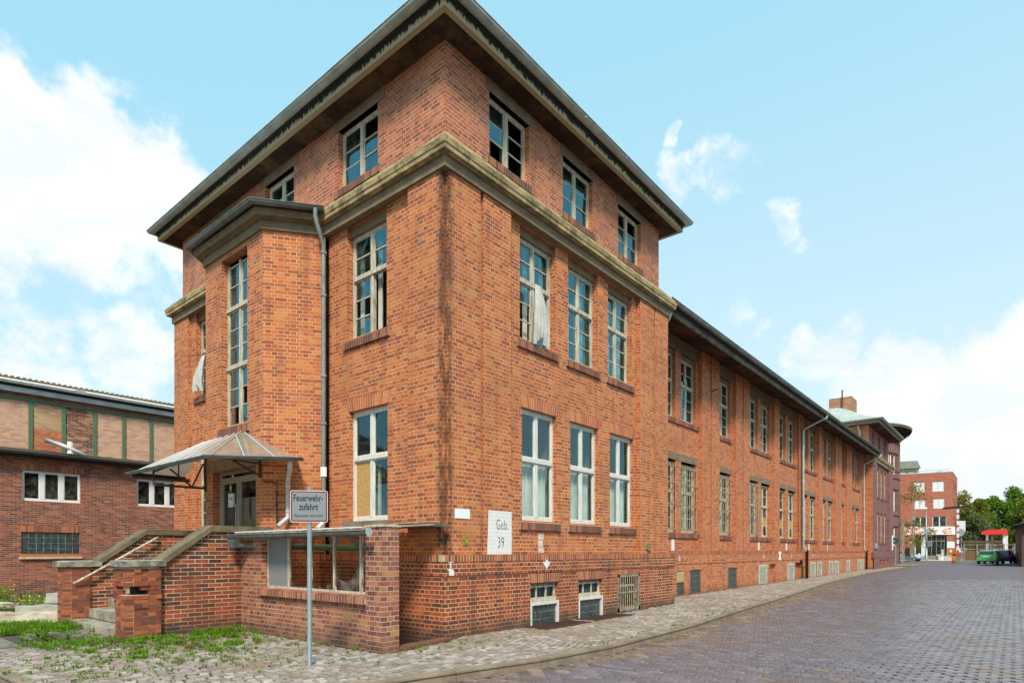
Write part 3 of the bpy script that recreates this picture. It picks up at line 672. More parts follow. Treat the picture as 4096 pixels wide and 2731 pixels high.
# tall stair window in the bay
f_=MB(); g_=MB()
def tallwin():
    a0,a1=5.12,6.33; o1=-.14; o0=o1-.07; fm='old_paint'
    bz=[4.34,5.72,7.06,8.10]
    fbox(f_,BF,a0,a0+.06,o0,o1,4.34,8.10,fm); fbox(f_,BF,a1-.06,a1,o0,o1,4.34,8.10,fm); fbox(f_,BF,5.68,5.77,o0,o1+.006,4.34,8.10,fm)
    for z in bz[1:3]: fbox(f_,BF,a0+.01,a1-.01,o0+.005,o1+.035,z-.045,z+.045,fm)
    for z0_,z1_ in zip(bz,bz[1:]):
        for c0,c1 in ((a0+.06,5.68),(5.77,a1-.06)):
            r=.03; fbox(f_,BF,c0,c0+r,o0+.02,o1-.01,z0_+.05,z1_-.05,fm); fbox(f_,BF,c1-r,c1,o0+.02,o1-.01,z0_+.05,z1_-.05,fm); fbox(f_,BF,c0+r,c1-r,o0+.02,o1-.01,z0_+.05,z0_+.05+r,fm); fbox(f_,BF,c0+r,c1-r,o0+.02,o1-.01,z1_-.05-r,z1_-.05,fm)
            rows=2 if z1_>8 else 3; h=(z1_-z0_-.1-2*r)/rows
            for k in range(rows):
                y0_=z0_+.05+r+k*h
                if k: fbox(f_,BF,c0+r,c1-r,o0+.025,o1-.014,y0_-.011,y0_+.011,fm)
                if z0_==4.34 and k==1 and c0<5.5: continue
                if z0_==4.34 and k==0 and c0>5.5: continue
                t=random.uniform(-.004,.004); g_.face([BF.p(c0+r,o1-.03+t,y0_),BF.p(c1-r,o1-.03-t,y0_),BF.p(c1-r,o1-.03,y0_+h),BF.p(c0+r,o1-.03,y0_+h)],'glass_old',BF.n)
tallwin()
wo=f_.build('window',bld); q=g_.build('pane',wo)
s_=MB(); soldier(s_,BF,5.0,6.45,4.13,4.335,-.16,.055,'soldier_dark','mortar_dark',slope=.04); s_.build('sill',wo)
lintel(bld,BF,4.36,7.24,3.372,3.63,0,.25)
i_=MB(); i_.box(-.55,.0,4.5,7.1,1.3,1.42,'interior_pale'); i_.box(-.2,-.1,4.2,7.4,1.4,3.5,'interior'); i_.build('inner_lobby',bld)
# -- entrance door
dd=MB(); do=-.12
fbox(dd,BF,4.70,4.80,do-.06,do,1.27,3.37,'alu'); fbox(dd,BF,6.55,6.70,do-.06,do,1.27,3.37,'alu'); fbox(dd,BF,4.80,6.55,do-.06,do,3.28,3.37,'alu'); fbox(dd,BF,6.70,6.77,do-.25,do-.04,1.27,3.37,'brick_orange')
dr=dd.build('door_frame',bld)
for k,(a0,a1) in enumerate(((4.81,5.69),(5.71,6.54))):
    d2=MB()
    for q in ((a0,a0+.10,1.29,3.21),(a1-.10,a1,1.29,3.21),(a0+.1,a1-.1,3.07,3.21),(a0+.1,a1-.1,1.29,1.50)): fbox(d2,BF,q[0],q[1],do-.05,do+.02,q[2],q[3],'alu')
    d2.tube([BF.p((a1-.05) if k==0 else (a0+.05),do+.06,1.9),BF.p((a1-.05) if k==0 else (a0+.05),do+.06,2.6)],.014,'zinc_light',6)
    leaf=d2.build('door',bld)
    if k==0:
        leaf['label']='right door leaf with a broken brown lower panel'
    pm=MB(); fbox(pm,BF,a0+.1,a1-.1,do-.03,do-.015,1.5,3.07,'glass_dark' if k==1 else 'door_panel')
    if k==0:
        p2=MB(); fbox(p2,BF,a0+.101,a1-.101,do-.014,do-.006,2.72,3.069,'glass_smoke'); p2.build('pane',leaf)
        hole=[(y-.02,z+.36) for y,z in ((5.25,2.36),(5.31,2.30),(5.33,2.12),(5.29,1.96),(5.24,1.86),(5.22,2.10))]
        pm.face([BF.p(y,do-.004,z) for y,z in hole],'ink',BF.n)
    if k==1:
        cr=MB(); c0=(6.17,2.98); rc=random.Random(2)
        for q_ in range(13):
            t=6.283*q_/13; cr.face([BF.p(c0[0],do-.013,c0[1]),BF.p(c0[0]+.055*math.cos(t)*rc.uniform(.7,1.2),do-.013,c0[1]+.09*math.sin(t)*rc.uniform(.7,1.2)),BF.p(c0[0]+.055*math.cos(t+.48),do-.013,c0[1]+.09*math.sin(t+.48))],'zinc_light',BF.n)
        for t,L in ((-1.2,.6),(-1.5,.9),(-1.8,1.1),(-2.1,.4),(1.4,.1)):
            cr.tube([BF.p(c0[0],do-.012,c0[1]),BF.p(c0[0]+L*.4*math.cos(t),do-.012,c0[1]+L*math.sin(t))],.003,'zinc_light',4)
        cr.build('glass_crack',leaf)
    pm.build('panel' if k==0 else 'pane',leaf)
no=MB(); NY,NZ=6.08,2.69; fbox(no,BF,NY-.115,NY+.115,do-.012,do+.026,NZ-.155,NZ+.155,'plate_white')
for yc in (NY+.05,NY-.05):
    ring_=[(yc+.042*math.cos(t),NZ+.03+.05*math.sin(t)) for t in [k*math.pi/8 for k in range(16)]]
    if yc>NY: no.face([BF.p(yc-.04,do+.0285,NZ),BF.p(yc+.04,do+.0285,NZ+.04),BF.p(yc-.01,do+.0285,NZ+.08)],'sign_red',BF.n)
    else:
        no.face([BF.p(y,do+.0280,z) for y,z in ring_],'sign_red',BF.n); no.face([BF.p(yc+(y-yc)*.72,do+.0290,NZ+.03+(z-NZ-.03)*.78) for y,z in ring_],'plate_white',BF.n); no.face([BF.p(yc-.012,do+.0298,NZ),BF.p(yc+.012,do+.0298,NZ),BF.p(yc+.01,do+.0298,NZ+.06),BF.p(yc-.01,do+.0298,NZ+.06)],'ink',BF.n)
for z in (NZ-.06,NZ-.09,NZ-.12): fbox(no,BF,NY-.095,NY+.095,do+.0262,do+.0272,z,z+.006,'grey_ink')
no.build('door_notice',bld)
# -- cellar windows in the plinth
P=.08
for k in (0,1):
    a0,a1=BW[k]
    f_=MB(); o=P-.10
    fbox(f_,ST,a0,a1,o-.06,o,.80,.87,'old_paint_dark'); fbox(f_,ST,a0,a0+.05,o-.06,o,.5,.80,'old_paint'); fbox(f_,ST,a1-.06,a1,o-.06,o,.5,.80,'old_paint'); fbox(f_,ST,a0,a1,o-.08,o+.03,.47,.53,'old_paint')
    for t in (1/3,2/3): fbox(f_,ST,a0+(a1-a0)*t-.02,a0+(a1-a0)*t+.02,o-.05,o-.005,.53,.80,'old_paint')
    fbox(f_,ST,a0+.05,a1-.06,o-.05,o-.006,.765,.80,'old_paint'); fbox(f_,ST,a0+.05,a1-.06,o-.05,o-.006,.53,.555,'old_paint')
    ob=f_.build('cellar_window',bld); g_=MB(); fbox(g_,ST,a0+.05,a1-.06,o-.035,o-.03,.54,.79,'glass_dark'); g_.build('pane',ob)
    glassblocks(bld,ST,a0+.0,a1-.0,-.04,.465,P-.02,5,3,'block_glass_dark','white_paint',.06,.03)
    arch(bld,ST,a0-.03,a1+.03,.875,1.075,P,'soldier_red',.03)
f_=MB(); a0,a1=BW[2]; 
for q in ((a0,a0+.07,0,.94),(a1-.07,a1,0,.94),(a0,a1,.88,.94),(a0,a1,.0,.10)): fbox(f_,ST,q[0],q[1],P-.05,P+.015,q[2],q[3],'old_paint_dark')
fbox(f_,ST,a0+.07,a1-.07,P-.17,P-.12,.0,.12,'soldier_red'); fbox(f_,ST,a0+.07,a1-.07,P-.17,P-.12,.62,.67,'old_paint')
ob=f_.build('cellar_window',bld); g_=MB(); fbox(g_,ST,a0+.07,a1-.07,P-.16,P-.15,.1,.88,'glass_dark'); g_.build('pane',ob)
b_=MB()
for i in range(9): x=a0+.12+(a1-a0-.24)*i/8; b_.tube([ST.p(x,P+.02,.04),ST.p(x,P+.02,.90)],.010,'bar_iron',6)
fbox(b_,ST,a0,a1,P+.01,P+.03,.47,.50,'bar_iron'); b_.build('window_bars',ob)
arch(bld,ST,a0-.02,a1+.02,.945,1.085,P,'soldier_red',.02)
# -- painted marks and plates
pm=MB(); fbox(pm,ST,1.14,1.83,.0,.004,1.468,2.31,'painted_white'); pm.face([ST.p(1.10,.004,1.468),ST.p(1.14,.004,1.468),ST.p(1.14,.004,2.31)],'painted_white',ST.n)
for i in range(11): fbox(pm,ST,1.142,1.828,.0035,.0048,1.505+i*.0765,1.509+i*.0765,'faded_white')
pn=pm.build('painted_number_panel',bld)
textmesh('painted_number','Geb.',.29,ST,1.36,.0052,1.95,'grey_ink',pn,sx=.62,ext=.001,weight=-.004,space=1.08)
textmesh('painted_number','39',.30,ST,1.40,.0052,1.60,'grey_ink',pn,sx=.64,ext=.001,weight=-.004,space=1.1)
pm=MB(); fbox(pm,ST,.24,.62,.0,.012,2.12,2.295,'white_sign'); pm.build('blank_plate',bld)
pm=MB(); fbox(pm,ST,.44,.57,.0,.015,1.63,1.83,'yellow_plate'); pm.build('yellow_plate',bld)
pm=MB(); fbox(pm,ST,7.62,7.74,.0,.06,1.55,1.75,'old_paint_dark'); fbox(pm,ST,7.54,7.62,.0,.03,1.57,1.73,'yellow_plate'); pm.build('junction_box',bld)
def arrow(F,x,zt,off,w=.30,h=.28,name='painted_arrow',mat='painted_white',par=None):
    m=MB(); o=off+.004
    pts=[(x-w*.18,zt),(x-w*.05,zt-h*.25),(x+w*.02,zt-h*.05),(x+w*.2,zt),(x+w*.17,zt-h*.45),(x+w*.5,zt-h*.38),(x,zt-h),(x-w*.5,zt-h*.40),(x-w*.16,zt-h*.42)]
    c=(x,zt-h*.5)
    for i in range(len(pts)): p,q=pts[i],pts[(i+1)%len(pts)]; m.face([F.p(p[0],o,p[1]),F.p(q[0],o,q[1]),F.p(c[0],o,c[1])],mat,F.n)
    m.build(name,par)
arrow(ST,2.87,1.42,.10,par=bld)
m=MB(); 
for z0_,z1_,x0_,x1_ in ((1.78,1.92,2.86,3.06),(1.62,1.76,2.86,3.04),(1.50,1.61,2.87,3.06)): fbox(m,ST,x0_,x1_,-.12,-.117,z0_,z1_,'faded_white')
m.build('painted_stripe',bld)
m=MB(); fbox(m,ST,.02,.045,.1,.1035,1.2,1.46,'painted_white'); fbox(m,ST,-.04,.10,.1,.104,1.19,1.21,'painted_white'); fbox(m,ST,-.02,.11,.1,.103,1.33,1.345,'painted_white'); fbox(m,ST,.0,.12,.1,.104,1.10,1.19,'painted_white'); m.build('painted_stripe',bld)
# -- downpipes
dp=MB(); px_,py_=-.15,3.52
dp.tube([(-.36,3.50,8.66),(-.36,3.50,8.50),(-.32,3.50,8.36),(px_,py_,8.0),(px_,py_,7.8)],.048,'zinc_mid',10,False)
dp.tube([(px_,py_,7.85),(px_,py_,2.2)],.048,'zinc_mid',10,False); dp.tube([(px_,py_,2.25),(px_-.02,py_-.0,2.12),(px_-.22,py_-.10,1.99)],.05,'pipe_white',10)
for z in (7.8,6.9,5.2,4.2,3.2): dp.tube([(px_,py_,z),(px_,py_,z+.05)],.063,'zinc_mid',10)
dp.tube([(px_,py_,3.10),(px_,py_,3.3)],.066,'pipe_white',10); dp.build('downpipe',bld)
dp=MB(); dp.tube([(8.98,.30,8.55),(9.02,-.02,8.42),(9.0,.05,8.25),(8.99,.45,7.9),(8.99,.9,7.7),(8.99,1.1,7.4)],.06,'zinc_light',10); dp.build('downpipe',bld)
# -- entrance canopy: folded glazed roof on iron brackets
cn=MB(); CFX=-2.2; N_=(CFX,4.20,3.36); L_=(CFX,8.25,3.36); Rr=(-.92,3.16,3.36); RW=(-.45,3.95,3.45); LW=(-1.02,8.25,3.36)
pk=(-1.02,5.30,4.16); pl_=(-1.02,7.15,4.12); wj=(-.97,4.42,3.64); wj2=(-.45,4.03,3.47)
gl=MB()
gl.face([N_,L_,pl_,pk],'canopy_glazing',(-1,0,1)); gl.face([L_,LW,pl_],'canopy_glazing',(0,1,1)); gl.face([N_,pk,Rr],'canopy_glazing',(-1,-1,1)); gl.face([pk,wj,Rr],'canopy_glazing',(-1,-1,1)); gl.face([wj,wj2,Rr],'canopy_glazing',(-1,-1,1))
for i in range(7):
    t=i/6; a_=Vector(N_).lerp(Vector(L_),t); b_=Vector(pk).lerp(Vector(pl_),t); cn.tube([a_+Vector((0,0,.012)),b_+Vector((0,0,.012))],.014,'white_plastic',4)
for t in (.38,.72): a_=Vector(N_).lerp(Vector(Rr),t); b_=Vector(pk).lerp(Vector(N_),max(0,.38-t)*0+.0 if t>.5 else .22); cn.tube([a_+Vector((0,0,.015)),b_+Vector((0,0,.015))],.015,'white_plastic',4)
cn.tube([Vector(Rr)+Vector((0,0,.01)),Vector(wj)+Vector((0,0,.01))],.014,'white_plastic',4)
cn.tube([N_,L_],.03,'iron_and_hole_shade',6); cn.tube([N_,Rr],.03,'iron_and_hole_shade',6); cn.tube([L_,LW],.03,'iron_and_hole_shade',6)
co=cn.build('canopy',bld); gl.build('glazing',co)
gt=MB(); swp_out(gt,[(-.86,3.11),(CFX-.02,4.19),(CFX-.02,8.32)],gutter_prof(.05,3.35,.05),'zinc_dark',sm=True); gt.tube([(CFX,8.30,3.30),(-.9,8.30,3.30)],.05,'zinc_dark',8); gt.build('gutter',co)
br=MB()
for y,xw in ((7.12,-1.02),):
    A_=(xw,y,3.05); B_=(CFX+.05,y,3.27)
    br.tube([(xw,y,3.02),(CFX+.05,y,3.02+.0)],.03,'rust_iron',6); br.tube([(xw,y,2.95),(xw,y,3.9)],.03,'rust_iron',6); br.tube([(CFX+.05,y,3.02),(CFX+.05,y,3.34)],.02,'rust_iron',6)
    br.tube([(xw,y,3.9),(CFX+.05,y,3.30)],.022,'rust_iron',6); br.tube([(xw-.3,y,3.03),(CFX+.4,y,3.40)],.02,'rust_iron',6); br.tube([(xw-.3,y,3.03),(xw-.05,y,3.6)],.02,'rust_iron',6); br.tube([(xw-.6,y,3.03+.1),(xw-.6,y,3.62)],.015,'rust_iron',6)
br.build('bracket',co)
br=MB()
for (x,y) in ((-1.03,4.52),): 
    br.tube([(x,y,3.08),(x,y,3.6)],.028,'rust_iron',6); br.tube([(x,y,3.12),(x-.62,y-.1,3.36)],.022,'rust_iron',6); br.tube([(x,y,3.37),(CFX+.1,y-.25,3.37)],.02,'rust_iron',6)
br.build('bracket',co)
dp=MB(); dp.tube([(-1.03,3.34,3.34),(-1.0,3.38,3.18),(-.70,3.98,3.02),(-.66,4.05,2.85)],.045,'pipe_white',10,False)
dp.tube([(-.66,4.05,2.95),(-.66,4.05,2.24),(-.90,4.02,2.04)],.048,'pipe_white',10)
for z in (2.85,2.35): dp.tube([(-.66,4.05,z),(-.66,4.05,z+.04)],.056,'pipe_white',10)
dp.build('downpipe',bld)
dp=MB(); dp.tube([(-1.02,4.42,2.98),(-.80,4.24,2.98),(-.80,4.24,2.1)],.014,'rust_iron',6)
for z in (2.75,2.5,2.25): dp.tube([(-.81,4.23,z),(-.81,4.23,z+.03)],.03,'rust_iron',6)
dp.build('cable',bld)
# concrete ledge over the cellar area
lg=MB(); fbox(lg,EN,-.10,1.42,.0,.30,1.955,2.01,'concrete'); fbox(lg,EN,-.04,1.40,.0,.33,2.012,2.02,'zinc_dark'); lg.build('ledge',bld)

# ---------------------------------------------------------------- hanging curtains
def hanging(F,a0,a1,o,z0,z1,label,spread=.0):
    m=MB(); N=26; K=16
    P_=[]
    for k in range(K+1):
        t=k/K; row=[]
        for i in range(N+1):
            s=i/N; wd=(.35+.65*min(1,t*1.8)); c=(a0+a1)/2+.06*t; x=c+(s-.5)*(a1-a0)*wd
            row.append(F.p(x,o+.035*math.sin(s*31+t*2)*(.4+t)+.05*math.sin(t*3)+spread*t,z1-(z1-z0)*t+ (-.10*math.sin(s*9)*t*t)))
        P_.append(row)
    b=len(m.v)
    for row in P_: m.v+=row
    for k in range(K):
        for i in range(N):
            if k>8 and i==6 and k<14: continue
            q=b+k*(N+1)+i; m.f.append((q,q+1,q+N+2,q+N+1)); m.m.append(m.mi('curtain_white')); m.uo.append(None); m.sm.append(True)
    tag(m.build('curtain'),label,'curtain')
hanging(ST,2.50,3.06,-.12+.06,5.98,7.16,'white lace curtain hanging out of the open street side window',.0)
hanging(EN,9.40,9.98,-.04,6.05,6.98,'white cloth blowing out of the far left window beside the bay',.10)

# ================================================================ LONG WING
WY=1.2; WG=Fr((0,WY),(1,0),(0,-1)); WX1=45.3
wing=thing('brick_wing','long low two storey brick wing with rows of narrow windows beside the road','building',(9.2,WY,0))
piers=[(14.30,16.03,1),(17.86,19.52,1),(23.08,23.9,0),(27.40,28.22,0),(31.70,32.55,0),(36.0,37.68,1),(39.36,41.08,1),(44.55,WX1,0)]
segs=[]; last=BX-.1
recesses=[]
for a_,b_,g in piers:
    segs.append((last,a_,-.15)); recesses.append((last,a_))
    if g: m_=(a_+b_)/2; segs+= [(a_,m_-.07,0),(m_-.07,m_+.07,-.08),(m_+.07,b_,0)]
    else: segs.append((a_,b_,0))
    last=b_
recesses[0]=(10.85,14.30)
wins=[]
for a_,b_ in recesses:
    c=(a_+b_)/2
    if b_-a_>2.6: wins+= [(c-1.53,c-.23),(c+.23,c+1.53)]
    else: wins.append((c-.68,c+.68))
WUF=(6.15,8.38); WGF=(2.18,4.62)
w=MB(); ops=[(a_,b_,WUF[0],8.5,.2) for a_,b_ in wins]+[(a_,b_,WGF[0],4.69,.2) for a_,b_ in wins]
wall(w,WG,segs,1.53,8.98,ops,mat='brick_wing',reveal=.22)
wall(w,Fr((0,10.4),(1,0),(0,1)),[(BX-.1,WX1,0)],0,8.98,mat='brick_wing')
w.build('wall',wing)
cw=[(11.80,12.42,'b'),(12.87,13.86,'d'),(16.55,17.58,'d'),(20.24,21.40,'p'),(24.68,25.83,'p'),(29.04,30.14,'p'),(30.52,31.62,'p'),(33.37,34.50,'p'),(34.9,36.05,'p'),(38.4,39.4,'p'),(42.1,43.1,'p'),(43.35,44.35,'p')]
niches=[(21.8,22.79),(26.0,27.1)]
w=MB(); PP=.15
def slope_z(x): return GZ(x)
wall(w,WG,[(BX+.2,WX1,PP)],-.05,1.09,[(a_,b_,.03+GZ(a_),.86 if k!='p' else .93) for a_,b_,k in cw]+[(a_,b_,.10,.93) for a_,b_ in niches],mat='brick_wing',reveal=.16)
for a_,b_ in niches: fbox(w,WG,a_,b_,PP-.2,PP-.155,.1,.93,'brick_wing')
fbox(w,WG,BX+.2,WX1,PP-.05,PP+.02,1.09,1.40,'brick_wing'); soldier(w,WG,BX+.2,WX1,1.40,1.533,-.2,PP+.025,'soldier_red','mortar')
w.build('plinth',wing)
for a_,b_,k in cw:
    zz=.03+GZ(a_)
    if k=='b':
        m=MB(); fbox(m,WG,a_,b_,PP-.10,PP-.02,.47,.85,'plywood'); ob=m.build('boarded_window',wing)
        glassblocks(wing,WG,a_,b_,zz,.47,PP,3,2,'block_glass_dark','white_paint',.0,.04)
    elif k=='d': glassblocks(wing,WG,a_,b_,zz,.86,PP,4,4,'block_glass_dark','white_paint',.0,.04)
    else: glassblocks(wing,WG,a_,b_,zz,.93,PP,4,4,'block_glass_pale','old_paint',.13,.0)
rnd=random.Random(5)
for i,(a_,b_) in enumerate(wins):
    miss=tuple((rnd.choice((0,1,2,3)),rnd.choice((0,1,2))) for _ in range(rnd.choice((0,0,1,2))))
    window(wing,WG,a_,b_,WUF[0],WUF[1],-.15,'old',zt=7.45,rec=.13,sill=False,missing=miss,curtain=('curtain_grey',.55,1,None) if rnd.random()<.3 else None)
    bars=7 if i in (0,1,2,3) else None
    window(wing,WG,a_,b_,WGF[0],WGF[1],-.15,'old',zt=3.62,rec=.13,sill=False,bars=bars,board=((0,0),(1,1),(0,1)) if i in (4,5,6) else (),curtain=('curtain_white',.0,1,None) if i<4 else None)
for a_,b_ in recesses:
    c=(a_+b_)/2; hw=1.68 if b_-a_>2.6 else .80
    s_=MB(); soldier(s_,WG,c-hw,c+hw,WUF[0]-.19,WUF[0]-.003,-.30,-.10,'soldier_dark','mortar_dark',slope=.03); s_.build('sill',wing)
    s_=MB(); soldier(s_,WG,c-hw,c+hw,WGF[0]-.19,WGF[0]-.003,-.30,-.10,'soldier_dark','mortar_dark',slope=.03); s_.build('sill',wing)
    lintel(wing,WG,c-hw+.03,c+hw-.03,4.69,4.93,-.15)
    lintel(wing,WG,c-hw+.0,c+hw-.0,8.5,8.92,-.15,.2)
    m=MB()
    if b_-a_>2.6:
        for c0 in (c-1.53,c+.23): fbox(m,WG,c0,c0+1.3,-.30,-.20,8.38,8.5,'lintel_stone')
    else: fbox(m,WG,c-.68,c+.68,-.30,-.20,8.38,8.5,'lintel_stone')
    m.build('lintel',wing)
# eaves
e_=MB(); OV=1.0
e_.face([WG.p(BX-.05,-.15,8.97),WG.p(WX1+.3,-.15,8.97),WG.p(WX1+.3,OV-.02,8.62),WG.p(BX-.05,OV-.02,8.62)],'soffit',(0,0,-1)); e_.build('soffit',wing)
e_=MB(); fbox(e_,WG,BX+.05,WX1+.1,OV-.06,OV,8.60,8.76,'fascia_grey'); e_.build('fascia',wing)
e_=MB(); gp=gutter_prof(OV+.12,8.93,.10)
sweep(e_,[(BX+.22,WY),(WX1-.1,WY)],gp,'zinc_dark',out=1,sm=True); e_.build('gutter',wing)
e_=MB(); fbox(e_,WG,BX+.05,WX1+.1,OV-.03,OV+.03,8.765,8.93,'roof_dark')
e_.face([(BX,WY-OV-.02,8.95),(WX1+.2,WY-OV-.02,8.95),(WX1+.2,5.8,10.1),(BX,5.8,10.1)],'zinc_roof'); e_.face([(BX,5.8,10.1),(WX1+.2,5.8,10.1),(WX1+.2,11,8.95),(BX,11,8.95)],'zinc_roof'); e_.build('roof',wing)
i_=MB(); i_.box(BX+.1,WX1-.1,3.6,10.2,.1,8.9,'interior')
for zz in (1.25,5.05): i_.box(BX+.1,WX1-.1,1.5,3.6,zz,zz+.14,'interior_pale')
for a_,b_,g in piers: i_.box((a_+b_)/2,(a_+b_)/2+.15,1.5,3.6,.2,8.9,'interior_pale')
i_.build('inner_rooms',wing)
for x in (27.82,44.86):
    yy=WY-.09; g0=WY-OV-.12
    m=MB(); m.tube([(x+.6,g0,8.86),(x+.6,g0,8.70),(x+.05,yy-.25,8.22),(x,yy,8.05),(x,yy,7.9)],.06,'zinc_light',10,False); m.tube([(x,yy,8.0),(x,yy,1.75),(x+.12,yy-.16,1.5)],.058,'zinc_light',10,False); m.tube([(x+.12,yy-.16,1.62),(x+.12,yy-.16,GZ(x)-.02)],.07,'rust_iron',10)
    for z in (6.8,5.3,3.8,2.4): m.tube([(x,yy,z),(x,yy,z+.05)],.067,'zinc_light',10)
    m.build('downpipe',wing)
m=MB(); m.tube([(27.1,WY-.22,.9),(27.1,WY-.22,.1)],.035,'yellow_plate',8); m.tube([(27.28,WY-.22,.75),(27.28,WY-.22,.1)],.03,'yellow_plate',8); m.tube([(27.0,WY-.2,1.05),(27.0,WY-.2,.85)],.08,'rust_iron',8); m.tube([(27.2,WY-.14,8.6),(27.2,WY-.14,1.1),(27.15,WY-.22,.9)],.02,'rust_iron',6); m.build('gas_pipe',wing)
for x,z0_ in ((12.13,1.55),(21.19,1.58),(25.57,1.58),(29.97,1.58),(34.43,1.58)):
    m=MB(); fbox(m,WG,x-.11,x+.12,-.15,-.146,z0_,1.95,'painted_white' if x<30 else 'faded_white'); m.build('painted_stripe',wing)
for x,w_ in ((11.95,.30),(20.9,.3),(25.27,.24),(29.62,.24),(34.05,.24)): arrow(WG,x,1.44,PP+.021,w_*.85,.30,par=wing,mat='faded_white')
m=MB()
for s in (-1,1): m.tube([WG.p(23.26-.14*s,PP+.03,1.10),WG.p(23.26+.14*s,PP+.03,1.50)],.03,'painted_white',4)
m.build('painted_cross',wing)
m=MB(); m.tube([WG.p(15.20,.02,7.62),WG.p(15.20,.25,7.66)],.03,'rust_iron',6); m.build('iron_spike',wing)

# ================================================================ FAR TOWER (same design)
tw=thing('brick_building','distant brick tower block with pale metal roof and chimney beyond the long wing','building',(WX1,.6,0))
TWF=Fr((WX1,.6),(1,0),(0,-1)); TWW=10.0
TL=Fr((WX1,.6),(0,1),(-1,0))
w=MB(); tp=[(2.6,3.6),(4.3,5.3),(6.0,7.0)]
wall(w,TWF,[(0,1.9,0),(1.9,7.7,-.12),(7.7,TWW,0)],1.5,8.5,[(a_,b_,5.9,8.1) for a_,b_ in tp]+[(a_,b_,2.3,4.6) for a_,b_ in tp],mat='brick_purple',rmat='brick_old')
wall(w,TL,[(0,11,0)],0,8.5,mat='brick_wing'); wall(w,Fr((WX1+TWW,.6),(0,1),(1,0)),[(0,11,0)],0,8.5,mat='brick_purple')
fbox(w,TWF,-.1,TWW+.1,0,.10,1.0,1.5,'brick_purple'); wall(w,TWF,[(-.08,TWW+.08,.08)],0,1.0,[(a_,b_,.3,.85) for a_,b_ in tp],mat='brick_purple',rmat='brick_old')
for a_,b_ in tp: fbox(w,TWF,a_,b_,-.2,-.1,.3,.85,'brick_old')
w.build('wall',tw)
w=MB(); S=.32
T3F=Fr((WX1,.6+S),(1,0),(0,-1)); t3w=[(1.6,2.6),(4.4,5.4),(7.2,8.2)]
wall(w,T3F,[(S,TWW-S,0)],8.8,11.2,[(a_,b_,9.4,10.9) for a_,b_ in t3w],mat='brick_purple',rmat='brick_old',reveal=.25); wall(w,Fr((WX1+S,.6),(0,1),(-1,0)),[(S,10.6,0)],8.8,11.2,[(2.3,3.7,9.7,10.8)],mat='brick_wing'); wall(w,Fr((WX1+TWW-S,.6),(0,1),(1,0)),[(S,10.6,0)],8.8,11.2,mat='brick_purple')
w.build('upper_storey',tw)
c_=MB(); sweep(c_,[(WX1,.6),(WX1+TWW,.6),(WX1+TWW,11.6),(WX1,11.6)],[(-.1,8.45),(.05,8.45),(.05,8.66),(.16,8.7),(.2,8.9),(.1,8.95),(-S-.02,9.2)],'cornice_stone',closed=True); c_.build('cornice',tw)
rg=[(WX1+S,.6+S),(WX1+TWW-S,.6+S),(WX1+TWW-S,11.2),(WX1+S,11.2)]
c_=MB(); sweep(c_,rg,[(-.05,11.15),(.85,11.15)],'soffit',closed=True); c_.build('soffit',tw)
c_=MB(); sweep(c_,rg,[(.75,11.15),(.85,11.14),(.86,11.34),(.5,11.36)],'fascia',closed=True,matf=lambda k:'lintel_stone'); c_.build('fascia',tw)
c_=MB(); sweep(c_,rg,gutter_prof(.97,11.46,.10),'zinc',closed=True,sm=True); c_.build('gutter',tw)
r_=MB(); X0,X1,Y0,Y1=WX1+S-.9,WX1+TWW-S+.9,.6+S-.9,12.1
prof=[(0,11.46),(1.2,12.0),(2.4,12.75),(3.4,13.3),(4.2,13.5)]
sweep(r_,[(X0,Y0),(X1,Y0),(X1,Y1),(X0,Y1)],[(-a_,z) for a_,z in prof],'zinc_roof',closed=True)
r_.face([(X0+4.2,Y0+4.2,13.5),(X1-4.2,Y0+4.2,13.5),(X1-4.2,Y1-4.2,13.5),(X0+4.2,Y1-4.2,13.5)],'zinc_roof')
for i in range(1,12):
    for k in range(len(prof)-1):
        yy=Y0+(Y1-Y0)*i/12; 
        if prof[k+1][0]<min(yy-Y0,Y1-yy): r_.tube([(X0+prof[k][0],yy,prof[k][1]+.02),(X0+prof[k+1][0],yy,prof[k+1][1]+.02)],.02,'zinc_roof',4)
ro=r_.build('roof',tw)
c_=MB(); c_.box(50.6,52.8,3.0,4.75,12.0,14.7,'brick_chimney'); c_.tube([(50.5,3.7,12.6),(50.5,3.7,15.3)],.06,'rust_iron',6); c_.build('chimney',ro)
for a_,b_ in tp:
    window(tw,TWF,a_,b_,5.9,8.1,-.12,'old',zt=7.2,rec=.1); window(tw,TWF,a_,b_,2.3,4.6,-.12,'old',zt=3.6,rec=.1)
for a_,b_ in t3w: window(tw,T3F,a_,b_,9.4,10.9,0,'old3')
window(tw,Fr((WX1+S,.6),(0,1),(-1,0)),2.3,3.7,9.7,10.8,0,'old3',rec=.08,sill=False)
m=MB(); m.tube([(WX1+.05,1.6,11.35),(WX1+.1,1.6,11.1),(WX1+.22,1.5,10.7),(WX1+.22,1.5,9.1)],.07,'zinc_light',8); m.build('downpipe',tw)
m=MB(); fbox(m,TWF,TWW-1.0,TWW-.55,.02,.06,1.6,2.9,'white_sign'); m.build('white_plate',tw)
m=MB(); fbox(m,TWF,.9,1.5,.0,.12,1.75,2.15,'zinc_light'); m.build('meter_box',tw)
m=MB(); m.box(WX1+.2,WX1+TWW-.2,3.2,11,.1,11,'interior'); m.build('inner_rooms',tw)

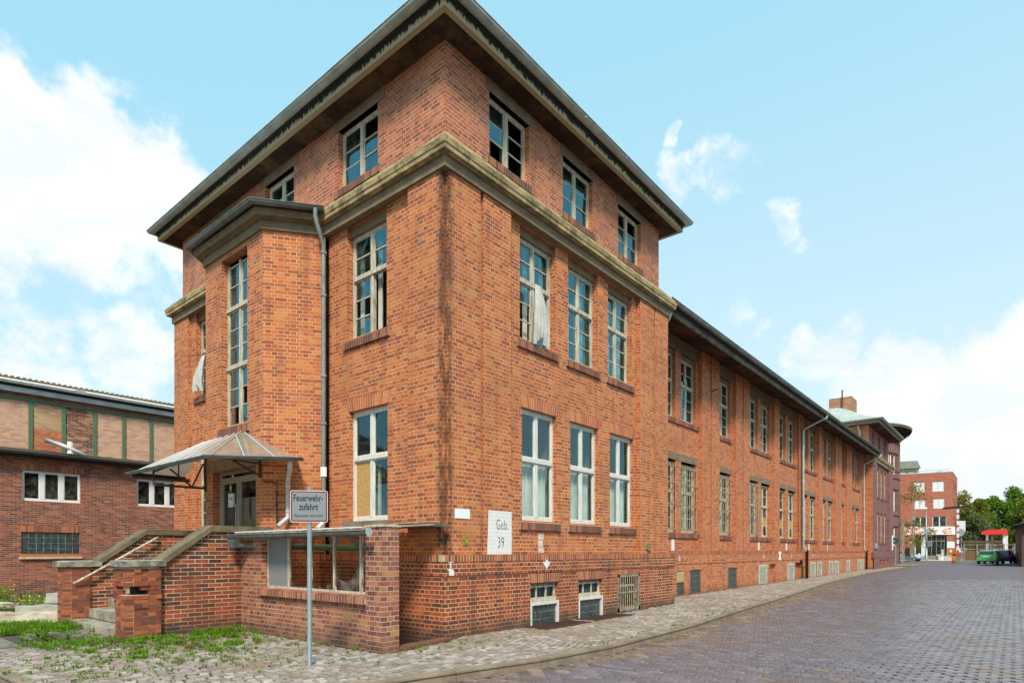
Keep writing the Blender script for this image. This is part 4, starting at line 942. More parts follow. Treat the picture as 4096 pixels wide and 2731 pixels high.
# ================================================================ CURVED BUILDING
cv=thing('curved_brick_building','round fronted purple brick building with dark overhanging eaves beyond the brick tower','building',(67,8.6,.2))
cx_,cy_,RR=67.0,8.6,6.9
rows=[(2.0,4.1),(5.6,7.9),(9.4,11.6),(13.0,13.9)]
wang=[R(v) for v in (196,210,224,234,243,251,259,267,275,283)]
hwA=.065; NA=160
w=MB(); wp=MB(); wf=MB()
def cyl(an,r,z): return (cx_+r*math.cos(an),cy_+r*math.sin(an),z)
zsc=[.1]+[z for r_ in rows for z in r_]+[14.1]
cuts=sorted({R(150)+R(170)*i/60 for i in range(61)}|{a_+s*hwA for a_ in wang for s in (-1,1)})
for i in range(len(cuts)-1):
    am=(cuts[i]+cuts[i+1])/2; inw=any(abs(am-a_)<hwA for a_ in wang)
    for z0_,z1_ in zip(zsc,zsc[1:]):
        isw=inw and any(abs(z0_-r_[0])<1e-6 for r_ in rows)
        rr=RR-.25 if isw else RR; tgt=wp if isw else w
        tgt.face([cyl(cuts[i],rr,z0_),cyl(cuts[i+1],rr,z0_),cyl(cuts[i+1],rr,z1_),cyl(cuts[i],rr,z1_)],'glass_dark' if isw else 'brick_purple',(math.cos(am),math.sin(am),0),sm=False)
for a_ in wang:
    for r_ in rows:
        for s in (-1,1):
            aa=a_+s*hwA; w.face([cyl(aa,RR,r_[0]),cyl(aa,RR-.25,r_[0]),cyl(aa,RR-.25,r_[1]),cyl(aa,RR,r_[1])],'brick_purple',(-s*-math.sin(a_),-s*math.cos(a_),0))
            ab=a_+s*(hwA-.012); wf.tube([cyl(ab,RR-.22,r_[0]),cyl(ab,RR-.22,r_[1])],.06,'white_paint',4)
        wf.tube([cyl(a_,RR-.22,r_[0]),cyl(a_,RR-.22,r_[1])],.05,'white_paint',4)
        for z in (r_[0]+.05,r_[1]-.05,(r_[0]+r_[1])/2+.2): wf.tube([cyl(a_-hwA,RR-.22,z),cyl(a_+hwA,RR-.22,z)],.05,'white_paint',4)
w.box(67,74,3,15,.1,14.0,'brick_purple')
w.build('wall',cv); o=wf.build('window_frames',cv); wp.build('pane',cv)
arc=[(cx_+RR*math.cos(t),cy_+RR*math.sin(t)) for t in [R(150)+R(180)*k/36 for k in range(37)]]
c_=MB()
for z in (5.3,9.1,12.75): sweep(c_,arc,[(-.05,z-.12),(.10,z-.10),(.10,z+.08),(-.05,z+.10)],'brick_purple',out=1,caps=False)
c_.build('string_course',cv)
c_=MB(); sweep(c_,arc,[(-.1,14.1),(1.15,13.95),(1.2,14.2),(.9,14.4),(-2.5,15.0),(-6.8,15.3)],'roof_dark',out=1,matf=lambda k:'soffit' if k==0 else 'fascia_grey' if k==1 else 'zinc_roof'); c_.build('roof',cv)
c_=MB(); t=R(287); q=cyl(t,RR+.12,0); q2=cyl(t,RR+1.1,0); c_.tube([(q2[0],q2[1],13.95),(q[0],q[1],13.2),(q[0],q[1],.2)],.09,'post_grey',8); c_.build('downpipe',cv)
c_=MB(); c_.tube([(61.5,3.6,9.3),(63.9,-.2,9.35)],.05,'iron_and_hole_shade',6); c_.build('lamp_arm',cv)

# ================================================================ PORCH STAIR
ps=thing('entrance_steps','worn stone entrance steps between crumbling brick parapets with sloping copings','steps',(-3.0,5.7,0))
m=MB(); y0s,y1s=4.50,7.30
for i in range(7):
    xf=-3.68+(.35*i if i<3 else .70+.27*(i-2)); top=.12+.185*i+(.02 if i else 0)
    m.box(xf,-.95,y0s,y1s,(-.05 if i==0 else top-.185),min(top,1.27),'step_stone')
m.build('steps',ps)
def prism(mb,poly,y0,y1,mat):
    """poly in (x,z), extruded along y"""
    n_=len(poly); mb.face([(x,y0,z) for x,z in poly],mat,(0,-1,0)); mb.face([(x,y1,z) for x,z in poly],mat,(0,1,0))
    for i in range(n_):
        p,q=poly[i],poly[(i+1)%n_]; mb.face([(p[0],y0,p[1]),(q[0],y0,q[1]),(q[0],y1,q[1]),(p[0],y1,p[1])],mat,(q[1]-p[1],0,-(q[0]-p[0])))
def parapet(y0,y1,xs):
    m=MB(); prism(m,[(-3.30,-.2),(-.05,-.2),(-.05,1.90),(-2.20,1.90),(-3.12,1.22),(-3.30,1.22)],y0,y1,'brick_parapet'); return m.build('parapet',ps)
parapet(4.10,4.46,0); parapet(7.34,7.70,0)
def coping(y0,y1,mat):
    m=MB(); ov=.05; th=.115
    prism(m,[(-2.22,1.90),(-.98,1.90),(-.98,2.02),(-2.20,2.02)],y0-ov,y1+ov,mat)
    prism(m,[(-3.14,1.235),(-2.225,1.905),(-2.205,2.025),(-3.14,1.36)],y0-ov-.004,y1+ov+.004,mat)
    bv=m.build('coping',ps); return bv
coping(4.10,4.46,'coping_brown'); coping(7.34,7.70,'coping_brown')
def brickpier(x0,x1,y0,y1,z1,broken,rn):
    m=MB(); rh=.0765; nz=int(round(z1/rh)); zh=(nz-6)*rh
    if broken: m.box(x0+.004,x1-.03,y0+.004,y1-.03,-.1,zh,'mortar'); m.box(x0+.22,x1-.03,y0+.25,y1-.03,zh,zh+2*rh,'iron_and_hole_shade'); m.box(x0+.004,x1-.03,y0+.004,y1-.03,zh+2*rh,z1,'mortar')  # near-black core in the broken cavity: the hole's shade put in as colour
    else: m.box(x0+.004,x1-.03,y0+.004,y1-.03,-.1,z1,'mortar')
    for k in range(-1,nz):
        zb=k*rh; odd=k%2
        def put(a0,a1,b0,b1):
            j=rn.uniform(0,.006); jj=rn.uniform(-.004,.004)
            if broken and k>=nz-9 and rn.random()<.4: j+=rn.uniform(.005,.03)
            m.box(a0-(j+.003 if a0<x0+.01 else 0),a1,b0-(j+.003 if b0<y0+.01 else 0),b1,zb+.007,zb+rh-.006+jj*.3,'loose_brick')
        # faces: -x face runs along y; -y face runs along x
        L=y1-y0; 
        ys=[y0+(.0 if odd else .0)]; step=.235 if odd else .118
        hole=broken and (nz-6)<=k<=(nz-5)
        a=y0
        while a<y1-.02:
            e=min(a+step,y1)
            if not (hole and a<y0+.24): put(x0,x0+.11,a+.005,e-.005)
            a=e
        a=x0+.115; step=.118 if odd else .235
        while a<x1-.02:
            e=min(a+step,x1)
            if not (hole and a<x0+.2): put(a+.005,e-.005,y0,y0+.11)
            a=e
    return m
rn=random.Random(3)
m=brickpier(-3.69,-3.13,4.02,4.55,1.26,True,rn); m.build('pillar',ps)
m=brickpier(-3.76,-3.30,7.30,7.76,1.20,False,rn)
m.build('pillar',ps)
m=MB()
def slabirr(m,x0,x1,y0,y1,z0,z1,mat,rn,n_=6):
    # slab with an uneven top and edge
    N=8
    for i in range(N):
        for j in range(N):
            pass
    V=[]
    for i in range(N+1):
        for j in range(N+1):
            x=x0+(x1-x0)*i/N; y=y0+(y1-y0)*j/N; e=(i in(0,N))or(j in(0,N))
            V.append((x+rn.uniform(-.006,.006),y+rn.uniform(-.006,.006),z1+(-.012 if e else 0)+rn.uniform(-.006,.008)))
    b=len(m.v); m.v+=V; q=lambda i,j:b+i*(N+1)+j
    for i in range(N):
        for j in range(N): m.f.append((q(i,j),q(i+1,j),q(i+1,j+1),q(i,j+1))); m.m.append(m.mi('lichen_light')); m.uo.append(None); m.sm.append(True)
    per=[(i,0) for i in range(N)]+[(N,j) for j in range(N)]+[(i,N) for i in range(N,0,-1)]+[(0,j) for j in range(N,0,-1)]
    b2=len(m.v); m.v+=[(V[i*(N+1)+j][0],V[i*(N+1)+j][1],z0+rn.uniform(-.004,.004)) for i,j in per]
    for k in range(len(per)):
        k2=(k+1)%len(per); m.f.append((q(*per[k]),b2+k,b2+k2,q(*per[k2]))); m.m.append(m.mi(mat)); m.uo.append(None); m.sm.append(False)
    m.f.append(tuple(b2+k for k in range(len(per)))); m.m.append(m.mi(mat)); m.uo.append(None); m.sm.append(False)
slabirr(m,-3.76,-3.06,3.96,4.62,1.262,1.372,'lichen_stone',rn); m.build('capstone',ps)
m=MB(); slabirr(m,-3.84,-3.10,7.24,7.82,1.205,1.325,'lichen_stone',rn); m.build('capstone',ps)
m=MB(); m.tube([(-3.62,7.24,.86),(-3.55,7.22,.90),(-2.08,7.24,1.80),(-2.0,7.27,1.84)],.026,'old_paint',10); m.build('handrail',ps)
m=MB(); m.box(-2.2,-.98,4.46,7.34,1.1,1.272,'slab'); m.build('landing',ps)

# ================================================================ AREAWAY SHELTER (lean-to over the cellar stair)
sh=thing('cellar_shelter','low brick lean-to over the cellar stair with broken panes and zinc gutter','shelter',(-1.6,1.8,0))
SH=Fr((-1.65,0),(0,1),(-1,0)); m=MB()
wall(m,SH,[(-.36,.05,0),(.05,3.28,-.03),(3.28,4.08,0)],-.3,1.86,[(.051,3.279,.84,1.86,.22)],mat='brick_shed')
wall(m,Fr((-1.35,0),(0,1),(1,0)),[(-.36,4.08,0)],-1.6,1.86,[(.051,3.279,.84,1.86,.02)],mat='brick_shed')
m.face([(-1.65,-.36,-.3),(-1.35,-.36,-.3),(-1.35,-.36,1.86),(-1.65,-.36,1.86)],'brick_shed',(0,-1,0))
m.build('wall',sh)
m=MB(); m.box(-1.67,-1.345,-.375,.045,-.3,1.90,'brick_shed'); slabirr(m,-1.69,-1.33,-.39,.06,1.90,1.94,'mortar',rn); m.build('pillar',sh)
m=MB(); soldier(m,SH,.02,3.32,.70,.84,-.14,.05,'soldier_shed','mortar',slope=.03); m.build('sill',sh)
f_=MB(); g_=MB(); o=-.12
ed=[.06,.36,1.10,1.82,2.53,3.27]
fbox(f_,SH,.05,3.28,o-.05,o,.84,.875,'old_paint'); fbox(f_,SH,.05,3.28,o-.05,o,1.78,1.83,'old_paint_dark')
for e in ed: fbox(f_,SH,e-.018,e+.018,o-.045,o+.003,.875,1.78,'old_paint')
so_=f_.build('window',sh)
fbox(g_,SH,2.55,3.25,o-.03,o-.02,.875,1.78,'grey_board')
rb=random.Random(11)
def shard(y0_,y1_,z0_,z1_,hole,mat='glass_frost'):
    """pane with a jagged round hole: fan between border points and hole outline"""
    cy_,cz,ry,rz=hole; N=28; outer=[]; inner=[]
    for k in range(N):
        t=2*math.pi*k/N; c,s=math.cos(t),math.sin(t); kk=rb.uniform(.95,1.10)+.08*math.sin(3*t+cy_*7)
        inner.append((min(max(cy_+ry*c*kk,y0_),y1_),min(max(cz+rz*s*kk,z0_),z1_)))
        # outer = ray to the border
        tx=((y1_-cy_)/c if c>1e-6 else (y0_-cy_)/c if c<-1e-6 else 1e9); tz=((z1_-cz)/s if s>1e-6 else (z0_-cz)/s if s<-1e-6 else 1e9)
        q=min(tx,tz); outer.append((cy_+c*q,cz+s*q))
    corners=[(y0_,z0_),(y1_,z0_),(y0_,z1_),(y1_,z1_)]
    for k in range(N):
        k2=(k+1)%N; g_.face([SH.p(outer[k][0],o-.02,outer[k][1]),SH.p(outer[k2][0],o-.02,outer[k2][1]),SH.p(inner[k2][0],o-.02,inner[k2][1]),SH.p(inner[k][0],o-.02,inner[k][1])],mat,SH.n)
shard(1.84,2.51,.875,1.78,(2.21,1.26,.31,.41)); shard(1.12,1.80,.875,1.78,(1.46,1.33,.36,.44)); shard(.38,1.08,.875,1.78,(.75,1.38,.30,.35)); shard(.08,.34,.875,1.78,(.27,1.28,.12,.33))
g_.build('pane',so_)
r_=MB(); N=12
for i in range(N):
    ya=-.05+(4.02+.05)*i/N; yb=-.05+(4.02+.05)*(i+1)/N
    r_.hexa([(-1.80,ya,1.868),(-1.80,yb-.01,1.868),(-.02,yb-.01,2.0),(-.02,ya,2.0),(-1.80,ya,1.888),(-1.80,yb-.01,1.888),(-.02,yb-.01,2.022),(-.02,ya,2.022)],'roof_sheet')
r_.build('roof',sh)
r_=MB()
for i in range(14): r_.box(-1.84,-1.79,-.05+i*.29,.18+i*.29,1.885,1.905,'white_plastic')
r_.build('roof_edge',sh)
g_=MB(); gp=gutter_prof(0,1.835,.065)
sweep(g_,[(-1.86,-.30),(-1.86,4.22)],gp,'zinc_dark',out=-1,sm=True); g_.tube([(-1.86,-.30,1.82),(-1.86,-.302,1.82)],.065,'zinc_light',14)
g_.hexa([(-1.98,3.74,1.60),(-1.80,3.74,1.60),(-1.80,3.92,1.60),(-1.98,3.92,1.60),(-1.98,3.70,1.76),(-1.80,3.70,1.76),(-1.80,3.96,1.76),(-1.98,3.96,1.76)],'zinc_dark'); g_.tube([(-1.85,3.8,1.64),(-1.45,3.4,1.60),(-1.3,3.2,1.58)],.055,'zinc_dark',8)
g_.tube([(-1.2,3.6,1.62),(-1.0,2.3,1.60),(-.9,.9,1.58)],.055,'steel_green',8)
g_.build('gutter',sh)
# cellar stair in the well
m=MB()
for i in range(8): m.box(-1.33,-.10,-.15+.0+i*.32,-.15+(i+1)*.32,-1.7,-.12-.18*i,'step_stone')
m.build('cellar_steps',sh)
m=MB(); m.hexa([(-1.36,-.42,-.1),(-1.3,-.16,-.1),(-.05,-.02,-.1),(-.02,-.22,-.1),(-1.36,-.42,.03),(-1.3,-.16,.03),(-.05,-.02,.03),(-.02,-.22,.03)],'brick_kerb'); m.build('brick_kerb',sh)

# ================================================================ SIGN ON POLE
sp=thing('street_sign','grey fire brigade access sign with red border on grey steel pole in the cobbles','sign',(-2.95,-.46,0))
v=Vector((-CAMX-2.95,-CAMY-.46)); 
to=Vector((CAMX+2.95,CAMY+.46)).normalized(); an=math.atan2(to.y,to.x)+R(-9); nn=(math.cos(an),math.sin(an)); SG=Fr((-2.95,-.46),(-nn[1],nn[0]),nn)
m=MB(); m.tube([(-2.95,-.46,-.1),(-2.95,-.46,2.375)],.03,'post_grey',14); m.tube([(-2.95,-.46,2.375),(-2.95,-.46,2.385)],.031,'post_grey',14); m.build('pole',sp)
def rrect(a0,a1,z0,z1,r,n_=5):
    P_=[]
    for cx,cz,t0 in ((a1-r,z1-r,0),(a0+r,z1-r,90),(a0+r,z0+r,180),(a1-r,z0+r,270)):
        for k in range(n_+1): t=R(t0+90*k/n_); P_.append((cx+r*math.cos(t),cz+r*math.sin(t)))
    return P_
def plate(mb,F,poly,o0,o1,mat):
    mb.face([F.p(a_,o1,z) for a_,z in poly],mat,F.n); mb.face([F.p(a_,o0,z) for a_,z in poly],mat,-F.n)
    for i in range(len(poly)): p,q=poly[i],poly[(i+1)%len(poly)]; mb.face([F.p(p[0],o0,p[1]),F.p(q[0],o0,q[1]),F.p(q[0],o1,q[1]),F.p(p[0],o1,p[1])],mat)
m=MB(); plate(m,SG,rrect(-.24,.24,1.915,2.335,.03),.032,.036,'white_sign'); plate(m,SG,rrect(-.234,.234,1.921,2.329,.026),.036,.0368,'sign_red'); plate(m,SG,rrect(-.216,.216,1.939,2.311,.018),.0368,.0376,'sign_grey')
for z in (2.0,2.25): m.tube([(-2.95+nn[0]*.0,-.46+nn[1]*.0,z),(-2.95+nn[0]*.0,-.46+nn[1]*.0,z+.03)],.034,'zinc_light',12)
sb=m.build('sign_plate',sp)
# text runs along the viewer's right
right=Vector((0,0,1)).cross(SG.n); s_=1 if SG.u.dot(right)>0 else -1
def stext(t,size,a_,z,sx,w=0,sp_=1.0): 
    o=textmesh('lettering',t,size,SG,a_*s_,.0378,z,'ink',sb,sx=sx,ext=.0006,weight=w,space=sp_); return o
stext('Feuerwehr-',.124,-.203,2.195,.63,.0030,1.04); stext('zufahrt',.124,-.125,2.078,.65,.0030,1.04); stext('Halteverbot nach StVO',.048,-.197,1.985,.80,.0009,1.03)

# ================================================================ LEFT WORKSHOP
ws=thing('workshop_building','old red brick workshop with green steel framed upper wall behind the entrance steps','building',(-2,22,0))
LF=Fr((0,22),(1,0),(0,-1)); LU=Fr((0,22.6),(1,0),(0,-1))
W1=(-1.50,.42,3.50,4.70); W2=(2.5,4.4,3.52,4.72); G1=(-1.53,.38,1.42,2.28); G2=(2.45,4.35,1.42,2.2)
m=MB(); wall(m,LF,[(-16,16,0)],-.3,5.2,[W1,W2,G1,G2,(-6.0,-4.1,3.5,4.7),(-6,-4.1,1.42,2.28),(-10.5,-8.6,3.5,4.7)],mat='brick_old'); m.build('wall',ws)
cols=['brick_pale','brick_ochre','brick_patch','brick_pale','brick_pale','brick_pale']
px=[-7.0,-4.6,-2.3,-1.15,-.03,1.08,2.18,3.28,4.4,5.5,6.6,16]; pmats=['brick_pale','brick_pale','brick_pale','brick_ochre','brick_patch','brick_pale','brick_pale','brick_pale','brick_pale','brick_pale','brick_pale']
pxs=[-16,-2.30,-1.12,-.02,1.08,2.18,3.28,4.4,6.6,16]; pm_=['brick_pale','brick_pale','brick_ochre','brick_patch','brick_pale','brick_pale','brick_pale','brick_pale','brick_pale']
m=MB()
for (a_,b_),mt in zip(zip(pxs,pxs[1:]),pm_):
    if mt=='brick_ochre': wall(m,LU,[(a_,b_,0)],6.45,7.6,mat=mt); wall(m,LU,[(a_,b_,0)],5.0,6.45,mat='brick_wing')
    else: wall(m,LU,[(a_,b_,0)],5.0,7.6,mat=mt)
wall(m,LU,[(-16,16,.05)],7.6,8.0,mat='brick_old'); m.face([(16,22.6,5),(16,34,5),(16,34,8),(16,22.6,8)],'brick_old'); m.build('upper_wall',ws)
m=MB()
for x in (-4.6,-2.30,-1.12,-.02,1.08,2.18,3.28,4.4,5.5,6.6): fbox(m,LU,x-.065,x+.065,0,.05,5.2,7.52,'steel_green')
fbox(m,LU,-16,16,.0,.055,7.50,7.62,'steel_green'); m.build('steel_frame',ws)
m=MB(); m.hexa([(-16,21.65,5.30),(16,21.65,5.30),(16,22.6,5.55),(-16,22.6,5.55),(-16,21.65,5.34),(16,21.65,5.34),(16,22.6,5.60),(-16,22.6,5.60)],'roof_dark'); m.build('lean_to_roof',ws)
m=MB(); sweep(m,[(-16,22),(16,22)],gutter_prof(.42,5.33,.09),'iron_and_hole_shade',out=1,sm=True); fbox(m,LF,-16,16,.0,.3,5.18,5.30,'roof_dark'); m.build('gutter',ws)
m=MB(); fbox(m,LU,-16,16,.05,.30,7.95,8.02,'roof_dark'); fbox(m,LU,-16,16,.06,.28,7.76,7.95,'zinc_light'); sweep(m,[(-16,22.6),(16,22.6)],gutter_prof(.42,8.12,.09),'zinc_light',out=1,sm=True); m.box(.30,.62,22.1,22.3,8.05,8.22,'zinc_light'); m.build('gutter',ws)
m=MB(); m.hexa([(-16,22.2,8.14),(16,22.2,8.14),(16,23.2,8.42),(-16,23.2,8.42),(-16,22.2,8.17),(16,22.2,8.17),(16,23.2,8.45),(-16,23.2,8.45)],'white_plastic')
N=150
for i in range(N):
    x=-14+29*i/N; m.tube([(x,22.9,8.42),(x,28,8.6)],.085,'moss_roof',6)
m.box(-16,16,23.0,28,8.3,8.42,'roof_dark'); m.build('roof',ws)
m=MB(); m.tube([(-1.0+.25,22.1,5.97),(-.2,22.0,5.80),(.55,21.9,5.48)],.085,'white_plastic',8); m.tube([(.05,22.0,5.50),(.05,22.0,5.98)],.10,'pipe_white',10); m.build('vent_pipe',ws)
for q in (W1,W2,(-6.0,-4.1,3.5,4.7)):
    window(ws,LF,q[0],q[1],q[2],q[3],0,'white',rec=.08,sill=False,gmat='glass_dark'); s_=MB(); soldier(s_,LF,q[0]-.1,q[1]+.1,q[3]+.004,q[3]+.25,-.05,.006,'soldier_red','mortar_dark'); s_.build('arch',ws)
for q in (G1,G2,(-6,-4.1,1.42,2.28)):
    glassblocks(ws,LF,q[0],q[1],q[2],q[3],0,8,4,'block_glass_dark','mortar',.0,.04,joint='white_paint'); s_=MB(); soldier(s_,LF,q[0]-.1,q[1]+.1,q[3]+.004,q[3]+.25,-.05,.006,'soldier_red','mortar_dark'); s_.build('arch',ws)
    s_=MB(); fbox(s_,LF,q[0]-.05,q[1]+.05,-.05,.06,q[2]-.10,q[2]-.01,'soldier_orange'); fbox(s_,LF,q[0]-.08,q[1]+.08,-.05,.09,q[2]-.2,q[2]-.105,'mortar'); s_.build('sill',ws)
m=MB(); m.box(-15,15,23.5,33,.2,8,'interior'); m.build('inner_rooms',ws)

# ================================================================ STONE BLOCKS
def block(x,y,z,L,D,H,rot,mat,label,seed,grooves=True):
    r=random.Random(seed); m=MB(); nx,ny,nz=14,4,4; b=0
    ca,sa=math.cos(rot),math.sin(rot)
    def pt(i,j,k):
        u=(i/nx-.5)*L; v_=(j/ny-.5)*D; w_=k/nz*H
        q=Vector((u*3+seed,v_*3,w_*3)); nz_=noise.noise(q)*.028+noise.noise(q*3.1)*.014
        f=1+nz_*2
        if grooves and (i in (3,4,9)) and (k==nz or j==0): nz_-=.03
        if i in (0,nx): u+=(noise.noise(Vector((v_*5,w_*5,seed+9.3)))*.07)
        u2=u; v2=v_+(nz_ if j in(0,ny) else 0)*(-1 if j==0 else 1); w2=w_+(nz_ if k==nz else 0)
        return (x+u2*ca-v2*sa,y+u2*sa+v2*ca,z+w2)
    for (A,B,fn,nr) in ((nx,nz,lambda i,k:pt(i,0,k),0),(nx,nz,lambda i,k:pt(i,ny,k),0),(nx,ny,lambda i,j:pt(i,j,nz),0),(nx,ny,lambda i,j:pt(i,j,0),0),(ny,nz,lambda j,k:pt(0,j,k),0),(ny,nz,lambda j,k:pt(nx,j,k),0)):
        for i in range(A):
            for k in range(B): m.face([fn(i,k),fn(i+1,k),fn(i+1,k+1),fn(i,k+1)],mat)
    o=m.build('stone_block'); bm=bmesh.new(); bm.from_mesh(o.data); bmesh.ops.remove_doubles(bm,verts=bm.verts,dist=.001); bmesh.ops.recalc_face_normals(bm,faces=bm.faces); bm.to_mesh(o.data); bm.free()
    tag(o,label,'stone block','salvaged stone blocks on the grass'); return o
block(-3.95,8.35,-.02,1.75,.38,.26,R(-37),'block_stone','cream rough stone block lying nearest, left of the steps',1)
block(-3.45,10.4,-.02,.95,.42,.24,R(-36),'block_grey','pale drilled stone block lying in the middle behind the cream one',2,False)
block(-2.55,11.2,.20,1.15,.45,.24,R(-40),'block_grey','grey stone block farthest back, lying raised beside the brick pillar',4,False)
block(-3.6,13.6,-.02,.9,.25,.14,R(-70),'block_stone','small low stone slab end in the yellow flowers by the workshop',6,False)

# ================================================================ GROUND
KERB=[(-5.78,16),(-5.76,6),(-5.74,1.93),(-5.70,.9),(-5.35,-.35),(-4.55,-1.35),(-3.07,-2.01),(-1.95,-2.24),(-.55,-2.55),(1.25,-2.71),(4.84,-2.57),(8.47,-2.21),(13.96,-1.76),(23.83,-.93),(38.66,-.33),(50.0,-.60),(54.4,-.55),(56.5,.6),(57.0,2.5)]
def kerb_y(x):
    for (xa,ya),(xb,yb) in zip(KERB[2:],KERB[3:]):
        if xa<=x<=xb: return ya+(yb-ya)*(x-xa)/(xb-xa)
    return None
HOLE=(-1.34,-.09,-.20,4.0)
def sheet(xs,ys,z,mat,name,keep=lambda x,y:True,zf=None):
    m=MB()
    for xa,xb in zip(xs,xs[1:]):
        for ya,yb in zip(ys,ys[1:]):
            if not keep((xa+xb)/2,(ya+yb)/2): continue
            zz=zf or (lambda x,y:z+GZ(x)); m.face([(xa,ya,zz(xa,ya)),(xb,ya,zz(xb,ya)),(xb,yb,zz(xb,yb)),(xa,yb,zz(xa,yb))],mat,(0,0,1))
    return structure(m.build(name))
gx=[-600,-100,-30,HOLE[0],HOLE[1],15,25,40,55,90,200,800]; gy=[-600,-100,-30,HOLE[2],HOLE[3],30,100,600]
inh=lambda x,y: HOLE[0]<x<HOLE[1] and HOLE[2]<y<HOLE[3]
sheet(gx,gy,-.145,'soil','ground',lambda x,y:not inh(x,y))
# road bed and far asphalt
B0=(29.5,-.8); 
road=MB()
rx=[-14,-6,-3,0,5,10,15,20,25,30,40,55]
def road_poly(mat,xs,y0,z):
    for xa,xb in zip(xs,xs[1:]): road.face([(xa,y0,z+GZ(xa)),(xb,y0,z+GZ(xb)),(xb,3.0,z+GZ(xb)),(xa,3.0,z+GZ(xa))],mat,(0,0,1))
road_poly('joint_road',[-12,-3,0,5,10,15,20,25,30,36],-16,-.138)
structure(road.build('road_bed'))
far=MB()
# asphalt beyond the setts: edge lies square to the street axis
def fx(y): return 35.4-(y+7.7)*.86 if y>-20 else 35
N=18; ys=[-22+ (44)*i/N for i in range(N+1)]
for ya,yb in zip(ys,ys[1:]):
    xa,xb=fx(ya),fx(yb)
    prevx=[xa,xb]
    for xe in (45,55,130):
        if xe<=max(prevx): continue
        zz=lambda x:GZ(x)-.118
        far.face([(prevx[0],ya,zz(prevx[0])),(xe,ya,zz(xe)),(xe,yb,zz(xe)),(prevx[1],yb,zz(prevx[1]))],'asphalt',(0,0,1)); prevx=[xe,xe]
structure(far.build('road'))
# sidewalk body
pv=MB()
PX=sorted({x for x,_ in KERB[2:]}|{-5.5,-5,-4.2,-3.5,-2.5,HOLE[0],HOLE[1],0,1,2.5,6.5,11,15,18,20,27,31,35,45,WX1,55.3})
def top_y(x): return 6.3 if x<-3.0 else 4.06 if x<HOLE[0] else (HOLE[2] if x<HOLE[1] else (.02 if x<BX+.2 else 1.12 if x<WX1 else .62 if x<55.3 else 3))
PZ0=-.035
for xa,xb in zip(PX,PX[1:]):
    ka,kb=kerb_y(xa+1e-6),kerb_y(xb-1e-6)
    if ka is None or kb is None: continue
    ty=top_y((xa+xb)/2); pv.face([(xa,ka,PZ0+GZ(xa)),(xb,kb,PZ0+GZ(xb)),(xb,ty,PZ0+GZ(xb)),(xa,ty,PZ0+GZ(xa))],'joint_sand',(0,0,1))
pv.face([(-5.74,6.3,PZ0),(-3.0,6.3,PZ0),(-3.0,13,PZ0),(-5.76,13,PZ0)],'soil',(0,0,1))
structure(pv.build('sidewalk'))
# kerb stones
kb=MB(); pts=[Vector(p) for p in KERB]; rk=random.Random(4)
acc=[]; 
for p,q in zip(pts,pts[1:]):
    L=(q-p).length; n_=max(1,round(L/1.0))
    for i in range(n_): acc.append((p.lerp(q,i/n_),p.lerp(q,(i+1)/n_)))
for p,q in acc:
    d=(q-p).normalized(); nn_=Vector((-d.y,d.x)); q2=q-d*.012; j=rk.uniform(-.006,.008); w_=.13
    def v3(v,o,z): r_=v+nn_*o; return (r_.x,r_.y,z+GZ(v.x)+j)
    kb.hexa([v3(p,0,-.2),v3(q2,0,-.2),v3(q2,w_,-.2),v3(p,w_,-.2),v3(p,.018,-.012),v3(q2,.018,-.012),v3(q2,w_,.004),v3(p,w_,.004)],'kerb_stone')
structure(kb.build('kerb'))
# paving stones
def stones(name,mat,gen,gapf,h,dome=.86):
    m=MB(); mi_=m.mi(mat)
    for g_e in gen:
        c,u_,v_,z=g_e[:4]; mi_=m.mi(g_e[4]) if len(g_e)>4 else mi_
        # c centre, u_,v_ half axes
        r=random.random; P4=[]
        for su,sv in ((-1,-1),(1,-1),(1,1),(-1,1)):
            P4.append((c[0]+u_[0]*su*(1+.16*(r()-.5))+v_[0]*sv*(1+.16*(r()-.5)),c[1]+u_[1]*su*(1+.16*(r()-.5))+v_[1]*sv*(1+.16*(r()-.5))))
        b=len(m.v); tz=z+random.uniform(-.006,.006); tx=random.uniform(-.03,.03); ty=random.uniform(-.03,.03)
        for p in P4: m.v.append((p[0],p[1],z-h))
        for p in P4:
            q=(c[0]+(p[0]-c[0])*dome,c[1]+(p[1]-c[1])*dome); m.v.append((q[0],q[1],tz+(q[0]-c[0])*tx+(q[1]-c[1])*ty))
        for q in ((4,5,6,7),(0,1,5,4),(1,2,6,5),(2,3,7,6),(3,0,4,7)): m.f.append(tuple(b+k for k in q)); m.m.append(mi_); m.uo.append(None); m.sm.append(False)
    return m.build(name)
random.seed(21)
g1=[]
SLAB=[(-5.5,-4.05,5.3,7.6),(-4.75,-3.7,4.55,7.3)]
GR=[(2.15,3.75,-.62,-.08),(4.0,5.7,-.62,-.08)]
def pave_ok(x,y):
    k=kerb_y(x)
    if k is None or y<k+.17: return False
    if x<-5.60: return False
    if y>top_y(x)-.03: return False
    if -3.78<x<-3.0 and y>3.9: return False
    if x>-3.0 and x<HOLE[0]+.2 and y>4.05: return False
    if x>-1.75 and x<HOLE[1]+.0 and y>-.45+max(0,(x+1.4)*.15): return False
    if x>-.25 and x<9.3 and y>-.12: return False
    for a0,a1,b0,b1 in GR:
        if a0<x<a1 and b0<y<b1: return False
    if y>4.6 and x>-5.0: return False
    if y>5.2: return False
    return True
